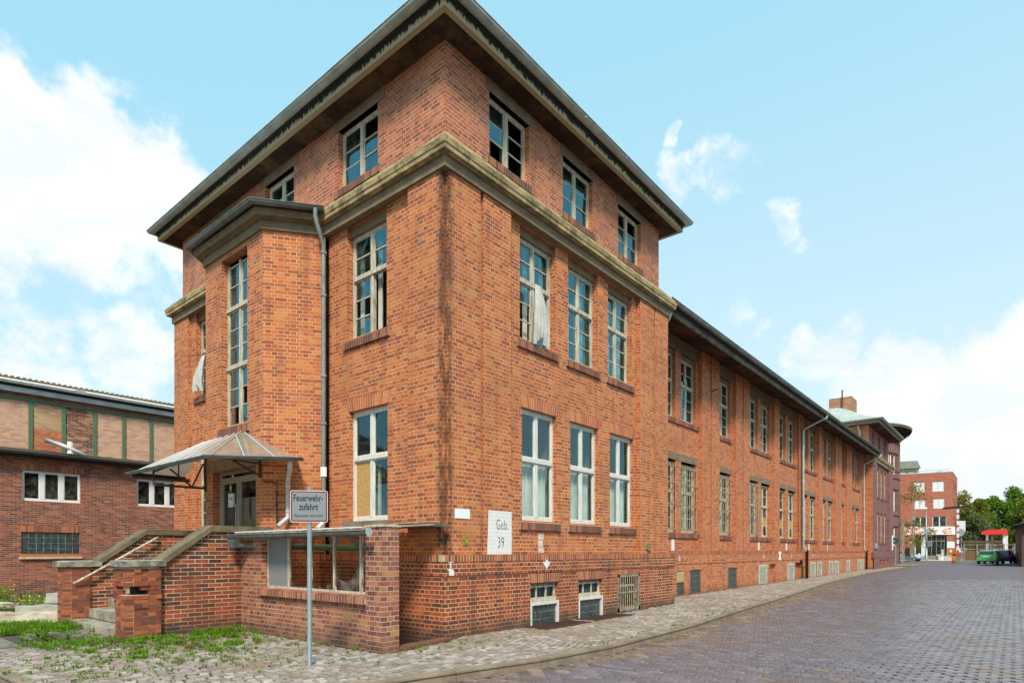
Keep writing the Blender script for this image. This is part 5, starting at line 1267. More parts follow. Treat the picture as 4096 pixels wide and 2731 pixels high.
# rows of small mosaic setts, gently fanned
s=.118
yy=-3.0
row=0
while yy<6.4:
    xx=-6.0+(row%2)*s*.5
    while xx<(16 if yy<1.4 else -1):
        x=xx+.10*math.sin(yy*1.1)+random.uniform(-.010,.010); y=yy+.22*math.sin(x*.9)+.12*math.sin(x*2.3+yy)+random.uniform(-.010,.010)
        if pave_ok(x,y):
            an=.9*.22*math.cos(x*.9)+random.uniform(-.12,.12); ca,sa=math.cos(an),math.sin(an); hs=.055*random.uniform(.90,1.04); h2=.049*random.uniform(.88,1.05)
            g1.append(((x,y),(ca*hs,sa*hs),(-sa*h2,ca*h2),GZ(x)+.0+.014*math.sin(x*1.7)*math.cos(y*1.3)-.008))
        xx+=s*random.uniform(.94,1.1)
    yy+=s*.93; row+=1
structure(stones('sidewalk_cobbles','cobble',g1,0,.05,.88))
g1=[]
yy=-2.3
while yy<1.2:
    xx=16.0
    while xx<55:
        x,y=xx,yy+random.uniform(-.02,.02)
        if pave_ok(x,y): g1.append(((x,y),(.058,0),(0,.054),GZ(x)-.008))
        xx+=.128
    yy+=.118
structure(stones('sidewalk_cobbles','cobble',g1,0,.04))
# road setts: long stones laid across the street
g1=[]; yy=-15.0; row=0
# courses run across the street (along y), stones 24 x 11 cm
xx=-6.5; row=0
while xx<34.5+9:
    wv=.03*math.sin(xx*.7)
    y=-14.5+(row%2)*.12; 
    while y<2.5:
        x=xx+.05*math.sin(y*.8+xx*.15)+random.uniform(-.006,.006)
        k=kerb_y(x) if x>-5.74 else 99
        okk=(k is None or y<k-.05) and x<fx(y)-.05 and y>-8.9+(0 if x<4 else 0) - (3 if x<20 else 1.2)
        if x<-5.7: okk=y<8 
        if okk:
            hl=.112*random.uniform(.93,1.02); hw_=.058*random.uniform(.9,1.03); an=random.uniform(-.03,.03)
            g1.append(((x,y),(hw_*math.cos(an),hw_*math.sin(an)),(-hl*math.sin(an),hl*math.cos(an)),GZ(x)-.116+.007*math.sin(x*.8)*math.sin(y*1.1)+.003*math.sin(x*2.1+y),'sett_dirty' if (k is not None and k<90 and (k-y)<abs(random.gauss(0,.42))+.12+.1*math.sin(x*.9)) or (y<-8.2+random.gauss(0,.3) and x>22) or random.random()<.012+.05*max(0,math.sin(x*.5+1)*math.sin(y*.9)-.5) else 'sett'))
        y+=.243
    xx+=.131; row+=1
structure(stones('road_setts','sett',g1,0,.03))
# concrete slabs before the steps
m=MB()
for q,mt in (((-4.62,-3.72,5.95,7.15),'slab'),((-4.15,-3.68,4.75,5.9),'slab'),((-4.75,-4.68,4.0,5.9),'slab'),((-5.5,-5.0,4.6,7.8),'slab'),((-4.98,-4.2,4.45,5.92),'slab_dark')): m.box(q[0],q[1],q[2],q[3],-.05,.006 if mt=='slab' else -.02,mt)
structure(m.build('path'))
for i,(a0,a1,b0,b1) in enumerate(GR):
    m=MB(); m.box(a0,a1,b0,b1,-.05,-.022,'grate')
    for k in range(22): x=a0+(a1-a0)*(k+.5)/22; m.box(x-.012,x+.012,b0,b1,-.022,.004,'grate')
    for k in range(4): y=b0+(b1-b0)*(k+.5)/4; m.box(a0,a1,y-.012,y+.012,-.022,.002,'grate')
    m.box(a0-.03,a1+.03,b0-.03,b0,-.05,.006,'rust_iron')
    tag(m.build('light_well_grate'),('rusty brown grate below the first cellar window from the building corner','rusty brown grate below the second cellar window from the corner')[i],'grate','rusty grates in the sidewalk')
# right-hand pavement
m=MB(); m.face([(37,-9.1,.0),(130,-8.2,.105),(130,-60,.105),(37,-60,.0)],'slab_dark',(0,0,1)); m.face([(37,-9.1,.0),(130,-8.2,.105),(130,-8.2,-.2),(37,-9.1,-.2)],'kerb_stone',(0,1,0)); structure(m.build('pavement'))
m=MB(); m.box(57.2,66,-.6,4,.0,.215,'slab'); structure(m.build('pavement'))
m=MB(); m.face([(93,8,.235),(130,8,.235),(130,-3.2,.235),(93,-3.2,.235)],'plaster',(0,0,1)); m.face([(93,8,.235),(93,-3.2,.235),(93,-3.2,.05),(93,8,.05)],'kerb_stone',(-1,0,0)); structure(m.build('pavement'))

# ================================================================ WEEDS
def tuft(m,x,y,z,r,h,nb,mat,rr,broad=.012):
    for i in range(nb):
        an=rr.uniform(0,6.283); rad=r*math.sqrt(rr.random()); bx_,by_=x+rad*math.cos(an),y+rad*math.sin(an); L=h*rr.uniform(.5,1.1); le=rr.uniform(.2,.9); a2=an+rr.uniform(-.8,.8); w_=broad*rr.uniform(.6,1.4)
        dx,dy=math.cos(a2),math.sin(a2); p0=(bx_-dy*w_/2,by_+dx*w_/2,z); p1=(bx_+dy*w_/2,by_-dx*w_/2,z); mx,my=bx_+dx*L*le*.5,by_+dy*L*le*.5
        p2=(mx+dy*w_/2,my-dx*w_/2,z+L*.62); p3=(mx-dy*w_/2,my+dx*w_/2,z+L*.62); tip=(bx_+dx*L*le,by_+dy*L*le,z+L*(.95-.4*le))
        b=len(m.v); m.v+=[p0,p1,p2,p3,tip]; mi_=m.mi(mat); m.f+= [(b,b+1,b+2,b+3),(b+3,b+2,b+4)]; m.m+=[mi_,mi_]; m.uo+=[None,None]; m.sm+=[False,False]
rr=random.Random(8); m=MB()
def patch(cx,cy,rx,ry,n_,r=(.03,.08),h=(.03,.09),nb=(8,20),mat='weed',broad=.010):
    for _ in range(n_):
        x=cx+rr.gauss(0,rx); y=cy+rr.gauss(0,ry)
        if HOLE[0]<x<HOLE[1] and y>HOLE[2]: continue
        if x>-3.75 and y>4.0 and x<-2.9 : continue
        if x>-1.7 and y>-.4 and y<4.2: continue
        mt=mat if rr.random()>.28 else 'dry_weed'
        tuft(m,x,y,GZ(x),rr.uniform(*r),rr.uniform(*h),rr.randint(*nb),mt,rr,broad)
patch(-4.2,4.1,.35,.3,80,(.03,.08),(.05,.12),(10,24)); patch(-3.6,3.2,.5,.5,70); patch(-3.1,3.4,.45,.35,50); patch(-2.5,2.9,.5,.5,50); patch(-3.2,3.0,.8,.7,60,(.02,.06),(.015,.04),(6,14),'dry_weed'); [patch(rr.uniform(-4.9,-2.2),rr.uniform(1.6,3.8),.07,.07,rr.randint(3,7),(.03,.06),(.05,.12),(14,26)) for _ in range(16)]; patch(-3.4,3.85,.22,.08,16,(.04,.08),(.06,.13),(16,30)); patch(-2.15,3.65,.25,.2,34,(.05,.10),(.08,.17),(20,36)); patch(-2.6,3.2,.15,.12,12,(.05,.1),(.06,.12),(16,30))
patch(-4.4,2.2,.7,.7,150,(.02,.06),(.02,.07),(6,14)); patch(-3.3,1.4,.8,.8,150,(.02,.06),(.02,.07),(6,14)); patch(-2.2,.6,.6,.6,40,(.02,.05),(.02,.06),(5,12)); patch(-1.8,-.7,.5,.35,30,(.02,.05),(.02,.06),(5,12)); patch(-.6,-.8,.6,.3,30,(.02,.05),(.02,.05),(5,12)); patch(-4.9,1.2,.35,.7,34,(.03,.06),(.03,.07),(6,14))
patch(-4.7,4.9,.3,.4,40); patch(-3.9,5.4,.15,.5,16)
for _ in range(120):  # along the foot of the walls and the kerb
    x=rr.uniform(-.2,14); patch(x,(-.22 if rr.random()<.5 else (kerb_y(x) or -2)+.12+rr.uniform(-.05,.25)),.05,.05,1,(.015,.05),(.02,.06),(4,12))
for x,y in ((-3.3,3.95),(-2.8,3.95),(-2.2,3.9),(-1.9,3.0),(-1.85,2.0),(-1.8,1.0),(-1.8,.2),(-1.2,-.45),(-.6,-.3)): patch(x,y,.15,.05,5,(.02,.05),(.03,.08),(6,14))
patch(-.22,-.25,.05,.05,4,(.05,.08),(.16,.26),(20,30),broad=.02)
tag(m.build('weeds'),'green weeds and grass tufts growing between the sidewalk stones','weeds',kind='stuff')
m=MB(); 
# thick grass on the bank left of the steps
for _ in range(420):
    x=rr.gauss(-4.55,.45); y=rr.gauss(7.2,.42)+(x+4.5)*-.3; tuft(m,x,y,.0,.07,rr.uniform(.10,.20),22,'weed' if rr.random()>.12 else 'dry_weed',rr,.010)
for _ in range(160): tuft(m,rr.uniform(-7,-3.6),rr.uniform(8.8,10.4),-.06,.08,rr.uniform(.06,.14),16,'dry_weed' if rr.random()<.5 else 'weed',rr)
for _ in range(300): tuft(m,rr.uniform(-8,0),rr.uniform(12,21),-.1,.12,rr.uniform(.1,.25),14,'dry_weed' if rr.random()<.5 else 'weed',rr,.02)
tag(m.build('grass'),'thick green grass left of the entrance steps','grass',kind='stuff')
def leafy(x,y,z,r,h,n_,label,mat='weed',flowers=0,lw=.05,name='weed_plant',group=None):
    m=MB(); rq=random.Random(hash((x,y))%1000 if False else int(abs(x*37+y*91)*10))
    t=thing(name,label,'plant',(x,y,z),group); st=MB()
    for i in range(max(3,n_//9)):
        an=rq.uniform(0,6.28); q=(x+r*.6*math.cos(an),y+r*.6*math.sin(an),z+h*rq.uniform(.6,1)); st.tube([(x,y,z-.02),((x+q[0])/2,(y+q[1])/2,z+h*.5),q],[.008,.006,.003],'weed',5)
    st.build('stem',t)
    for i in range(n_):
        an=rq.uniform(0,6.28); rad=r*math.sqrt(rq.random()); px_,py_,pz_=x+rad*math.cos(an),y+rad*math.sin(an),z+h*rq.random()**.7
        a2=rq.uniform(0,6.28); ti=rq.uniform(-.5,.5); L=lw*rq.uniform(.6,1.3); dx,dy=math.cos(a2),math.sin(a2)
        b=len(m.v); m.v+=[(px_,py_,pz_),(px_+dx*L-dy*L*.45,py_+dy*L+dx*L*.45,pz_+ti*L),(px_+dx*L*1.7,py_+dy*L*1.7,pz_+ti*L*.6-.2*L),(px_+dx*L+dy*L*.45,py_+dy*L-dx*L*.45,pz_+ti*L)]
        m.f.append((b,b+1,b+2,b+3)); m.m.append(m.mi(mat)); m.uo.append(None); m.sm.append(False)
    m.build('leaves',t)
    if flowers:
        f=MB()
        for i in range(flowers):
            an=rq.uniform(0,6.28); rad=r*1.1*math.sqrt(rq.random()); c=Vector((x+rad*math.cos(an),y+rad*math.sin(an),z+h*rq.uniform(.6,1.15))); s=.015
            f.disc(c,(rq.uniform(-.5,.5),rq.uniform(-.9,-.1),1),s,'petal',.006,7)
        f.build('flowers',t)
leafy(-4.62,5.15,0,.22,.20,120,'broad leaved weed spreading beside the dark slab',lw=.055)
leafy(-4.32,4.75,0,.12,.16,46,'small leafy weed at the right end of the dark slab',lw=.05)
leafy(-3.98,12.6,-.1,.45,.75,260,'tall green nettle among yellow flowers by the workshop wall',flowers=26,lw=.07)
leafy(-5.3,12.9,-.1,.6,.45,230,'low yellow flowering weeds at the left edge before the workshop',flowers=24,lw=.05)
leafy(-4.6,12.2,-.1,.5,.40,200,'yellow ragwort patch left of the tall nettle',flowers=20,lw=.05)
leafy(-3.2,12.1,-.1,.42,.42,160,'yellow flowers right of the tall nettle',flowers=30,lw=.05)
leafy(-2.15,12.6,-.1,.30,.62,180,'green burdock plant just left of the brick pillar',lw=.09)
# fallen leaves along the gutter
m=MB()
for _ in range(420):
    x=rr.uniform(-2,54); k=kerb_y(x); 
    if k is None: continue
    y=k-abs(rr.gauss(0,.25))-.06; s=rr.uniform(.018,.04)*(1+x/40); a2=rr.uniform(0,6.28); z=GZ(x)-.085
    c,s2=math.cos(a2)*s,math.sin(a2)*s; b=len(m.v); m.v+=[(x+c,y+s2,z),(x-s2*.6,y+c*.6,z+.012),(x-c,y-s2,z+.003),(x+s2*.6,y-c*.6,z+.01)]; m.f.append((b,b+1,b+2,b+3)); m.m.append(m.mi('fallen_leaf')); m.uo.append(None); m.sm.append(False)
for _ in range(260):
    x=rr.uniform(30,60); y=-8.2+rr.gauss(0,.5); s=.05; a2=rr.uniform(0,6.28); z=GZ(x)-.085; c,s2=math.cos(a2)*s,math.sin(a2)*s; b=len(m.v); m.v+=[(x+c,y+s2,z),(x-s2*.6,y+c*.6,z+.012),(x-c,y-s2,z+.003),(x+s2*.6,y-c*.6,z+.01)]; m.f.append((b,b+1,b+2,b+3)); m.m.append(m.mi('fallen_leaf')); m.uo.append(None); m.sm.append(False)
tag(m.build('fallen_leaves'),'fallen brown leaves lying along the road edge','leaves',kind='stuff')

# ================================================================ TREES
def tree(name,label,cat,x,y,z,H,cr,czf,n_,mats,tr=.25,trunk='bark',seed=1,leaf=.35,lobes=16,limb=7,squash=.8,group=None,open_=.0):
    rq=random.Random(seed); t=thing(name,label,cat,(x,y,z),group); tb=MB()
    cz=z+H*czf; top=z+H
    tb.tube([(x,y,z-.1),(x+.1,y,z+H*.25),(x-.1,y+.1,z+H*.5),(x,y,z+H*.85)],[tr,tr*.8,tr*.55,tr*.15],trunk,8)
    L=[]
    for i in range(lobes):
        an=rq.uniform(0,6.28); ph=rq.uniform(-.75,1.0); rad=cr*math.sqrt(max(0,1-ph*ph*.8))*rq.uniform(.45,.95)
        c=Vector((x+rad*math.cos(an),y+rad*math.sin(an),cz+ph*(top-cz)*squash)); L.append((c,cr*rq.uniform(.22,.42)))
        if i<limb: tb.tube([(x,y,z+H*rq.uniform(.3,.5)),((x+c.x)/2,(y+c.y)/2,(z+H*.4+c.z)/2+.3),tuple(c)],[tr*.4,tr*.25,tr*.06],trunk,5)
    tb.build('trunk',t); m=MB(); m.mi(mats[0])
    for i in range(n_):
        c,r_=rq.choice(L); d=Vector((rq.gauss(0,1),rq.gauss(0,1),rq.gauss(0,1))).normalized()*r_*(rq.random()**.45); p=c+d; p.z-=abs(d.x)*.1
        a1=Vector((rq.gauss(0,1),rq.gauss(0,1),rq.gauss(0,.6))).normalized(); a2=a1.cross(Vector((rq.gauss(0,1),rq.gauss(0,1),rq.gauss(0,1)))).normalized(); s=leaf*rq.uniform(.5,1.1)
        b=len(m.v); m.v+=[tuple(p-a1*s*.5),tuple(p+a2*s*.28),tuple(p+a1*s*.5),tuple(p-a2*s*.28)]; m.f.append((b,b+1,b+2,b+3)); m.m.append(m.mi(mats[i%len(mats)])); m.uo.append(None); m.sm.append(False)
    m.build('crown',t); return t
tree('birch_tree','thin yellow green birch in front of the computer shop left of the lamp','tree',97.2,3.7,.2,12.0,2.6,.52,2600,['leaf_yellow'],.12,'bark_pale',5,.30,22,10,.85)
tree('maple_tree','autumn brown and green tree directly right of the computer shop','tree',132.5,-.9,.2,12.4,3.2,.60,9000,['leaf_autumn','leaf_autumn','leaf_green'],.3,seed=6,leaf=.5,lobes=26)
tree('willow_tree','grey green bushy tree behind the wooden fence below the autumn tree','tree',115.5,-2.6,.2,7.6,3.1,.5,10000,['leaf_grey'],.3,seed=9,leaf=.42,lobes=22)
tree('lime_tree','large bright green tree above the red canopy','tree',145,-6.9,.2,14.3,5.0,.55,17000,['leaf_green'],.4,seed=12,leaf=.55,lobes=34)
tree('lime_tree','green tree at the right edge behind the dark brick shed','tree',130.4,-10.6,.2,10.4,4.6,.5,9000,['leaf_green','leaf_yellow'],.35,seed=14,leaf=.55,lobes=24)
tree('lime_tree','low green tree behind the fence between canopy and autumn tree','tree',143,-3.2,.2,9.6,4.0,.5,9000,['leaf_green','leaf_grey'],.35,seed=17,leaf=.5,lobes=22)

# ================================================================ COMPUTER SHOP BUILDING
ds=thing('office_building','modern red brick office block with white windows and a dsd computer sign','building',(105.5,3,.2))
A_=(106.02,-.34); U_=(-.1727,.985); DF=Fr(A_,U_,(-.985,-.1727))
wn=[(3.46,4.91,10.68,12.24),(1.02,2.51,10.66,12.25),(3.39,4.78,8.05,9.5),(.97,2.41,8.05,9.6),(3.18,4.91,5.2,6.8),(.73,2.51,5.2,6.88)]
m=MB(); wall(m,DF,[(0,14,0)],-.2,13.57,[w_+(.15,) for w_ in wn]+[(3.24,4.78,.84,3.97,.2),(.71,3.2,.86,4.02,.4)],mat='brick_modern')
DS=Fr(A_,(11.6,.12),(.01,-1)); wall(m,DS,[(0,11.6,0)],-.2,13.57,[(2,4,5.3,6.8,.15),(2,4,8.1,9.6,.15),(2,4,10.7,12.2,.15),(6.5,9,5.3,6.8,.15),(6.5,9,8.1,9.6,.15),(6.5,9,10.7,12.2,.15)],mat='brick_modern')
m.build('wall',ds)
m=MB(); pA=Vector((A_[0],A_[1])); pB=pA+DF.u.to_2d()*14; pC=pA+DS.u.to_2d()*11.6; pD=pB+DS.u.to_2d()*11.6
m.face([(p.x,p.y,13.45) for p in (pA,pB,pD,pC)],'zinc_roof',(0,0,1)); fbox(m,DF,-.04,14,-.3,.04,13.5,13.62,'zinc'); fbox(m,DS,-.04,11.6,-.3,.04,13.5,13.62,'zinc'); ro=m.build('roof',ds)
m=MB()
for a_ in (.4,3.2,6.2): m.tube([DF.p(a_,-.8,13.4),DF.p(a_,-.8,14.3)],.03,'zinc_light',5)
m.tube([DF.p(.4,-.8,14.0),DF.p(6.2,-.8,14.0)],.025,'zinc_light',5); fbox(m,DF,4.1,5.0,-1.2,-.9,13.6,13.85,'zinc_light'); fbox(m,DF,1.2,2.0,-1.2,-.9,13.6,13.85,'car_silver'); m.build('roof_rail',ro)
for w_ in wn:
    a0,a1,z0_,z1_ = w_; f=MB(); o=-.08
    for q in ((a0,a0+.09,z0_,z1_),(a1-.09,a1,z0_,z1_),(a0,a1,z1_-.09,z1_),(a0,a1,z0_-.02,z0_+.10),((a0+a1)/2-.07,(a0+a1)/2+.07,z0_,z1_)): fbox(f,DF,q[0],q[1],o-.05,o+(.06 if q[3]==z0_+.10 else 0),q[2],q[3],'white_paint')
    ob=f.build('window',ds); g=MB(); top=z0_>7; fbox(g,DF,a0+.09,a1-.09,o-.06,o-.04,z0_+.1,z1_-.09,'white_sign' if top else 'glass_dark'); 
    if top:
        for k in range(12): zz=z0_+.12+k*(z1_-z0_-.2)/12; fbox(g,DF,a0+.1,a1-.1,o-.041,o-.035,zz,zz+.02,'plaster')
    g.build('blind' if top else 'pane',ob)
m=MB(); fbox(m,DF,-.3,6.35,.02,.14,4.05,5.26,'white_sign'); sgn=m.build('shop_sign',ds)
m=MB(); fbox(m,DF,4.16,5.32,.14,.155,4.14,5.17,'sign_orange'); fbox(m,DF,5.75,6.30,.14,.155,4.2,4.55,'sign_orange'); fbox(m,DF,5.6,6.3,.14,.155,4.8,5.1,'sign_orange'); m.build('sign_panel',sgn)
def dtext(t,size,a_,z,sx,mat,w=0): return textmesh('lettering',t,size,DF,a_,.158,z,mat,sgn,sx=sx,ext=.003,weight=w)
dtext('dsd',.80,5.24,4.36,.90,'white_sign',.02); dtext('computer',.66,4.08,4.44,.93,'sign_salmon',.012)
m=MB()
def stroke(pts,r): m.tube([DF.p(a_,.16,z) for a_,z in pts],r,'sign_salmon',6)
stroke([(1.25,4.62),(1.02,4.88),(.86,5.1)],.07); stroke([(1.25,4.62),(1.0,4.42),(.88,4.22)],.09); stroke([(1.2,4.62),(.95,4.66),(.75,4.85),(.45,5.05),(.2,5.02),(.2,4.9),(.45,4.86)],.07); stroke([(1.1,4.56),(.8,4.5),(.5,4.62),(.2,4.6),(.05,4.5)],.06); stroke([(1.0,4.46),(.75,4.30),(.5,4.38),(.3,4.3),(.12,4.36)],.06)
m.build('sign_emblem',sgn)
f=MB(); o=-.12
for q in ((4.66,4.78,.84,3.97),(3.85,3.93,.84,3.97),(3.24,3.85,.84,3.97),(3.93,4.66,3.0,3.1),(3.93,4.66,.84,1.05)): fbox(f,DF,q[0],q[1],o-.05,o,q[2],q[3],'white_paint')
d_=f.build('door',ds); g=MB(); fbox(g,DF,3.93,4.66,o-.06,o-.04,1.05,3.97,'glass_dark'); g.build('pane',d_)
f=MB(); o=-.32
for a_ in (.71,.95,1.35,1.95,2.55,3.1): fbox(f,DF,a_,a_+.08,o-.05,o,.86,4.02,'alu' if a_>2 else 'wood_post')
fbox(f,DF,.71,3.2,o-.05,o,3.0,3.1,'alu'); fbox(f,DF,1.35,1.95,o-.05,o,.86,1.0,'white_paint'); d_=f.build('shop_front',ds); g=MB(); fbox(g,DF,.75,3.18,o-.07,o-.055,.86,4.02,'glass_dark'); g.build('pane',d_); g=MB(); fbox(g,DF,1.0,1.35,o-.054,o-.05,1.1,1.8,'zinc_light'); g.build('window_display',d_)
m=MB(); fbox(m,DF,-.24,.68,.01,.05,2.02,2.97,'white_sign')
for k in range(4): fbox(m,DF,-.1,.5,.051,.054,2.25+k*.15,2.27+k*.15,'grey_ink')
m.build('notice_board',ds)
m=MB(); fbox(m,DF,5.15,5.5,.01,.04,2.75,2.95,'white_sign'); m.build('number_plate',ds)
m=MB()
for i in range(3): fbox(m,DF,1.95,5.9,0,1.4-.35*i,.2+.0,.40+.2*i,'wood_post')
fbox(m,DF,.3,1.95,.0,1.9,.2,.78,'plaster'); m.build('steps',ds)
m=MB(); m.box(107,117,1,13,.1,13,'interior'); m.build('inner_rooms',ds)
# block behind
bb=thing('apartment_building','pale grey gabled building peeking above the office block at the left','building',(128,9,.2))
m=MB(); F_=Fr((126,9.4),(-.17,.985),(-.985,-.17)); fbox(m,F_,-3.4,8,-8,0,.2,17.0,'plaster'); m.build('wall',bb)
m=MB(); m.hexa([F_.p(-3.7,.4,16.8),F_.p(8,.4,16.8),F_.p(8,-8.4,17.4),F_.p(-3.7,-8.4,17.4),F_.p(-3.2,0,18.2),F_.p(8,0,18.4),F_.p(8,-8,18.4),F_.p(-3.2,-8,18.2)],'wood_post'); m.build('roof',bb)
m=MB(); fbox(m,F_,-3.3,-2.9,-.0,.2,13.0,16.8,'wood_pale'); fbox(m,F_,-1.8,-1.5,.0,.2,13.0,16.8,'wood_pale'); m.build('balcony_post',bb)

# ================================================================ STREET FURNITURE, FAR END
t=thing('lamp_post','grey street lamp with white head before the computer shop','street lamp',(94.9,1.9,.2))
m=MB(); m.tube([(94.9,1.9,.15),(94.9,1.9,3),(94.9,1.95,7.5)],[.16,.12,.07],'post_grey',8); m.build('pole',t); m=MB(); m.hexa([(94.3,1.85,7.45),(95.2,1.8,7.5),(95.2,2.3,7.5),(94.3,2.3,7.45),(94.4,1.9,7.65),(95.1,1.9,7.7),(95.1,2.2,7.7),(94.4,2.2,7.65)],'white_sign'); m.build('lamp_head',t); m=MB(); m.box(94.6,94.85,1.2,1.75,2.15,3.0,'post_grey'); m.build('switch_box',t)
t=thing('traffic_sign','round traffic sign seen from behind on thin pole before the curved building','sign',(60.13,1.06,.2))
m=MB(); m.tube([(60.13,1.06,.1),(60.13,1.06,2.95)],.03,'post_grey',8); m.build('pole',t); m=MB(); v=Vector((CAMX-60.13,CAMY-1.06,0)).normalized(); c=Vector((60.13,1.06,2.52)); m.tube([c+v*.035,c+v*.055],.33,'car_glass',24); m.tube([c+v*.03,c+v*.05],.345,'zinc',24); m.face([tuple(c+v*.058+Vector((-v.y,v.x,0))*a_+Vector((0,0,b_))) for a_,b_ in ((-.1,-.07),(-.2,-.02),(-.12,0),(-.02,-.04))],'white_sign',v); m.build('sign_disc',t)
t=thing('fence_post','tall pale post at the right foot of the curved building','post',(79,2.75,.2)); m=MB(); m.box(78.9,79.1,2.62,2.88,.1,5.1,'wood_pale'); m.box(78.85,79.15,2.57,2.93,5.1,5.15,'wood_pale'); o=m.build('pole',t)
gt_=thing('gate','dark narrow iron gate between two short weathered posts','gate',(79.5,2.3,.2))
for y in (2.02,1.72): m=MB(); m.box(79.4,79.6,y-.07,y+.10,.1,2.55 if y>2 else 2.5,'wood_post'); m.build('gate_post',gt_)
m=MB()
for k in range(5): m.tube([(79.5,2.15+k*.10,.25),(79.5,2.15+k*.10,2.1)],.03,'iron_and_hole_shade',5)
m.box(79.47,79.53,2.12,2.6,.9,1.9,'iron_and_hole_shade'); m.build('gate_leaf',gt_)
t=thing('barrier','upright red and white striped barrier boom on concrete base with flat lamp bar','barrier',(77.6,-2.74,.2))
m=MB(); m.box(77.35,77.85,-2.98,-2.5,.15,1.05,'wood_post'); m.box(77.3,77.9,-3.02,-2.46,1.05,1.42,'red_band'); m.build('base',t)
m=MB()
for k in range(22): z0_=1.42+k*.235; m.box(77.5,77.72,-2.80+.0,-2.57,z0_,z0_+.235,'white_sign' if k%3 else 'red_band')
m.build('boom',t); m=MB(); m.hexa([(77.4,-3.9,6.45),(77.8,-3.9,6.45),(77.8,-1.3,6.3),(77.4,-1.3,6.3),(77.4,-3.9,6.68),(77.8,-3.9,6.68),(77.8,-1.3,6.52),(77.4,-1.3,6.52)],'iron_and_hole_shade'); m.build('lamp_bar',t)
t=thing('notice_sign','white board above a grey disc on the post right behind the barrier','sign',(82,-2.6,.2)); m=MB(); m.tube([(82,-2.75,.1),(82,-2.75,5.1)],.06,'post_grey',8); m.build('pole',t); m=MB(); m.box(81.85,81.93,-3.15,-2.35,3.85,5.1,'white_sign'); m.build('sign_board',t); m=MB(); m.tube([(81.7,-2.65,3.75),(81.75,-2.65,3.75)],.46,'zinc',20); m.build('sign_disc',t)
t=thing('machine_box','bright orange upright box beside the barrier','box',(78.8,-2.25,.2)); m=MB(); m.box(78.6,79.0,-2.5,-2.04,.15,1.42,'orange_paint'); m.box(78.57,79.03,-2.53,-2.01,1.42,1.47,'orange_paint'); m.build('housing',t); m=MB(); m.box(78.59,78.599,-2.4,-2.15,1.0,1.25,'car_glass'); m.build('panel',t)
tree('lime_tree','leafy green tree across the road mirrored in the ground floor windows','tree',10.5,-21.5,-.1,13,4.2,.6,5200,['leaf_green'],.3,seed=31,leaf=.34,lobes=22)
for i,(x,y) in enumerate(((100.5,3.3),(97.2,.25))):
    m=MB(); m.tube([(x,y,.1),(x,y,1.15)],.11,'white_sign',10); m.tube([(x,y,.85),(x,y,.98)],.112,'red_band',10); m.tube([(x,y,1.15),(x,y,1.2)],[.11,.06],'white_sign',10); tag(m.build('bollard'),('white bollard with red band left of the street lamp','white bollard with red band in front of the parked bicycle')[i],'bollard','bollards before the shop')
# bicycle
t=thing('bicycle','bicycle with a yellow pannier parked before the shop front','bicycle',(103.0,-.6,.55)); bx=102.9
for y in (-1.35,-.1):
    m=MB(); N=24
    for k in range(N): a_=2*math.pi*k/N; b_=2*math.pi*(k+1)/N; m.tube([(bx,y+.36*math.cos(a_),.95+.36*math.sin(a_)),(bx,y+.36*math.cos(b_),.95+.36*math.sin(b_))],.028,'tyre' if False else 'wood_pale',5,False)
    for k in range(8): a_=math.pi*k/8; m.tube([(bx,y+.36*math.cos(a_),.95+.36*math.sin(a_)),(bx,y-.36*math.cos(a_),.95-.36*math.sin(a_))],.006,'zinc',4,False)
    m.build('wheel',t)
m=MB(); 
for p,q in (((-1.35,.95),(-.95,1.5)),((-.95,1.5),(-.4,1.5)),((-.95,1.45),(-.7,.95)),((-.7,.95),(-.4,1.5)),((-.1,.95),(-.36,1.65)),((-.7,.95),(-1.35,.95)),((-.36,1.65),(-.2,1.72)),((-.95,1.5),(-1.0,1.65))): m.tube([(bx,p[0],p[1]),(bx,q[0],q[1])],.022,'iron_and_hole_shade',5)
m.build('frame',t); m=MB(); m.box(bx-.06,bx+.06,-1.12,-.86,1.64,1.70,'rubber'); m.build('saddle',t); m=MB(); m.hexa([(bx-.15,-.55,1.35),(bx+.1,-.55,1.35),(bx+.1,-.15,1.35),(bx-.15,-.15,1.35),(bx-.12,-.45,1.75),(bx+.07,-.45,1.75),(bx+.07,-.25,1.75),(bx-.12,-.25,1.75)],'yellow_cloth'); m.build('pannier',t)
t=thing('railing','small zinc handrail frame right of the bicycle','railing',(101,-1.2,.2)); m=MB(); m.tube([(101,-2.3,.2),(101,-2.3,1.9),(101,-1.05,1.9),(99.8,-1.45,.2)],.05,'zinc_light',6); m.tube([(101,-2.3,1.1),(100.4,-1.25,1.1)],.04,'zinc_light',6); m.build('rail',t)
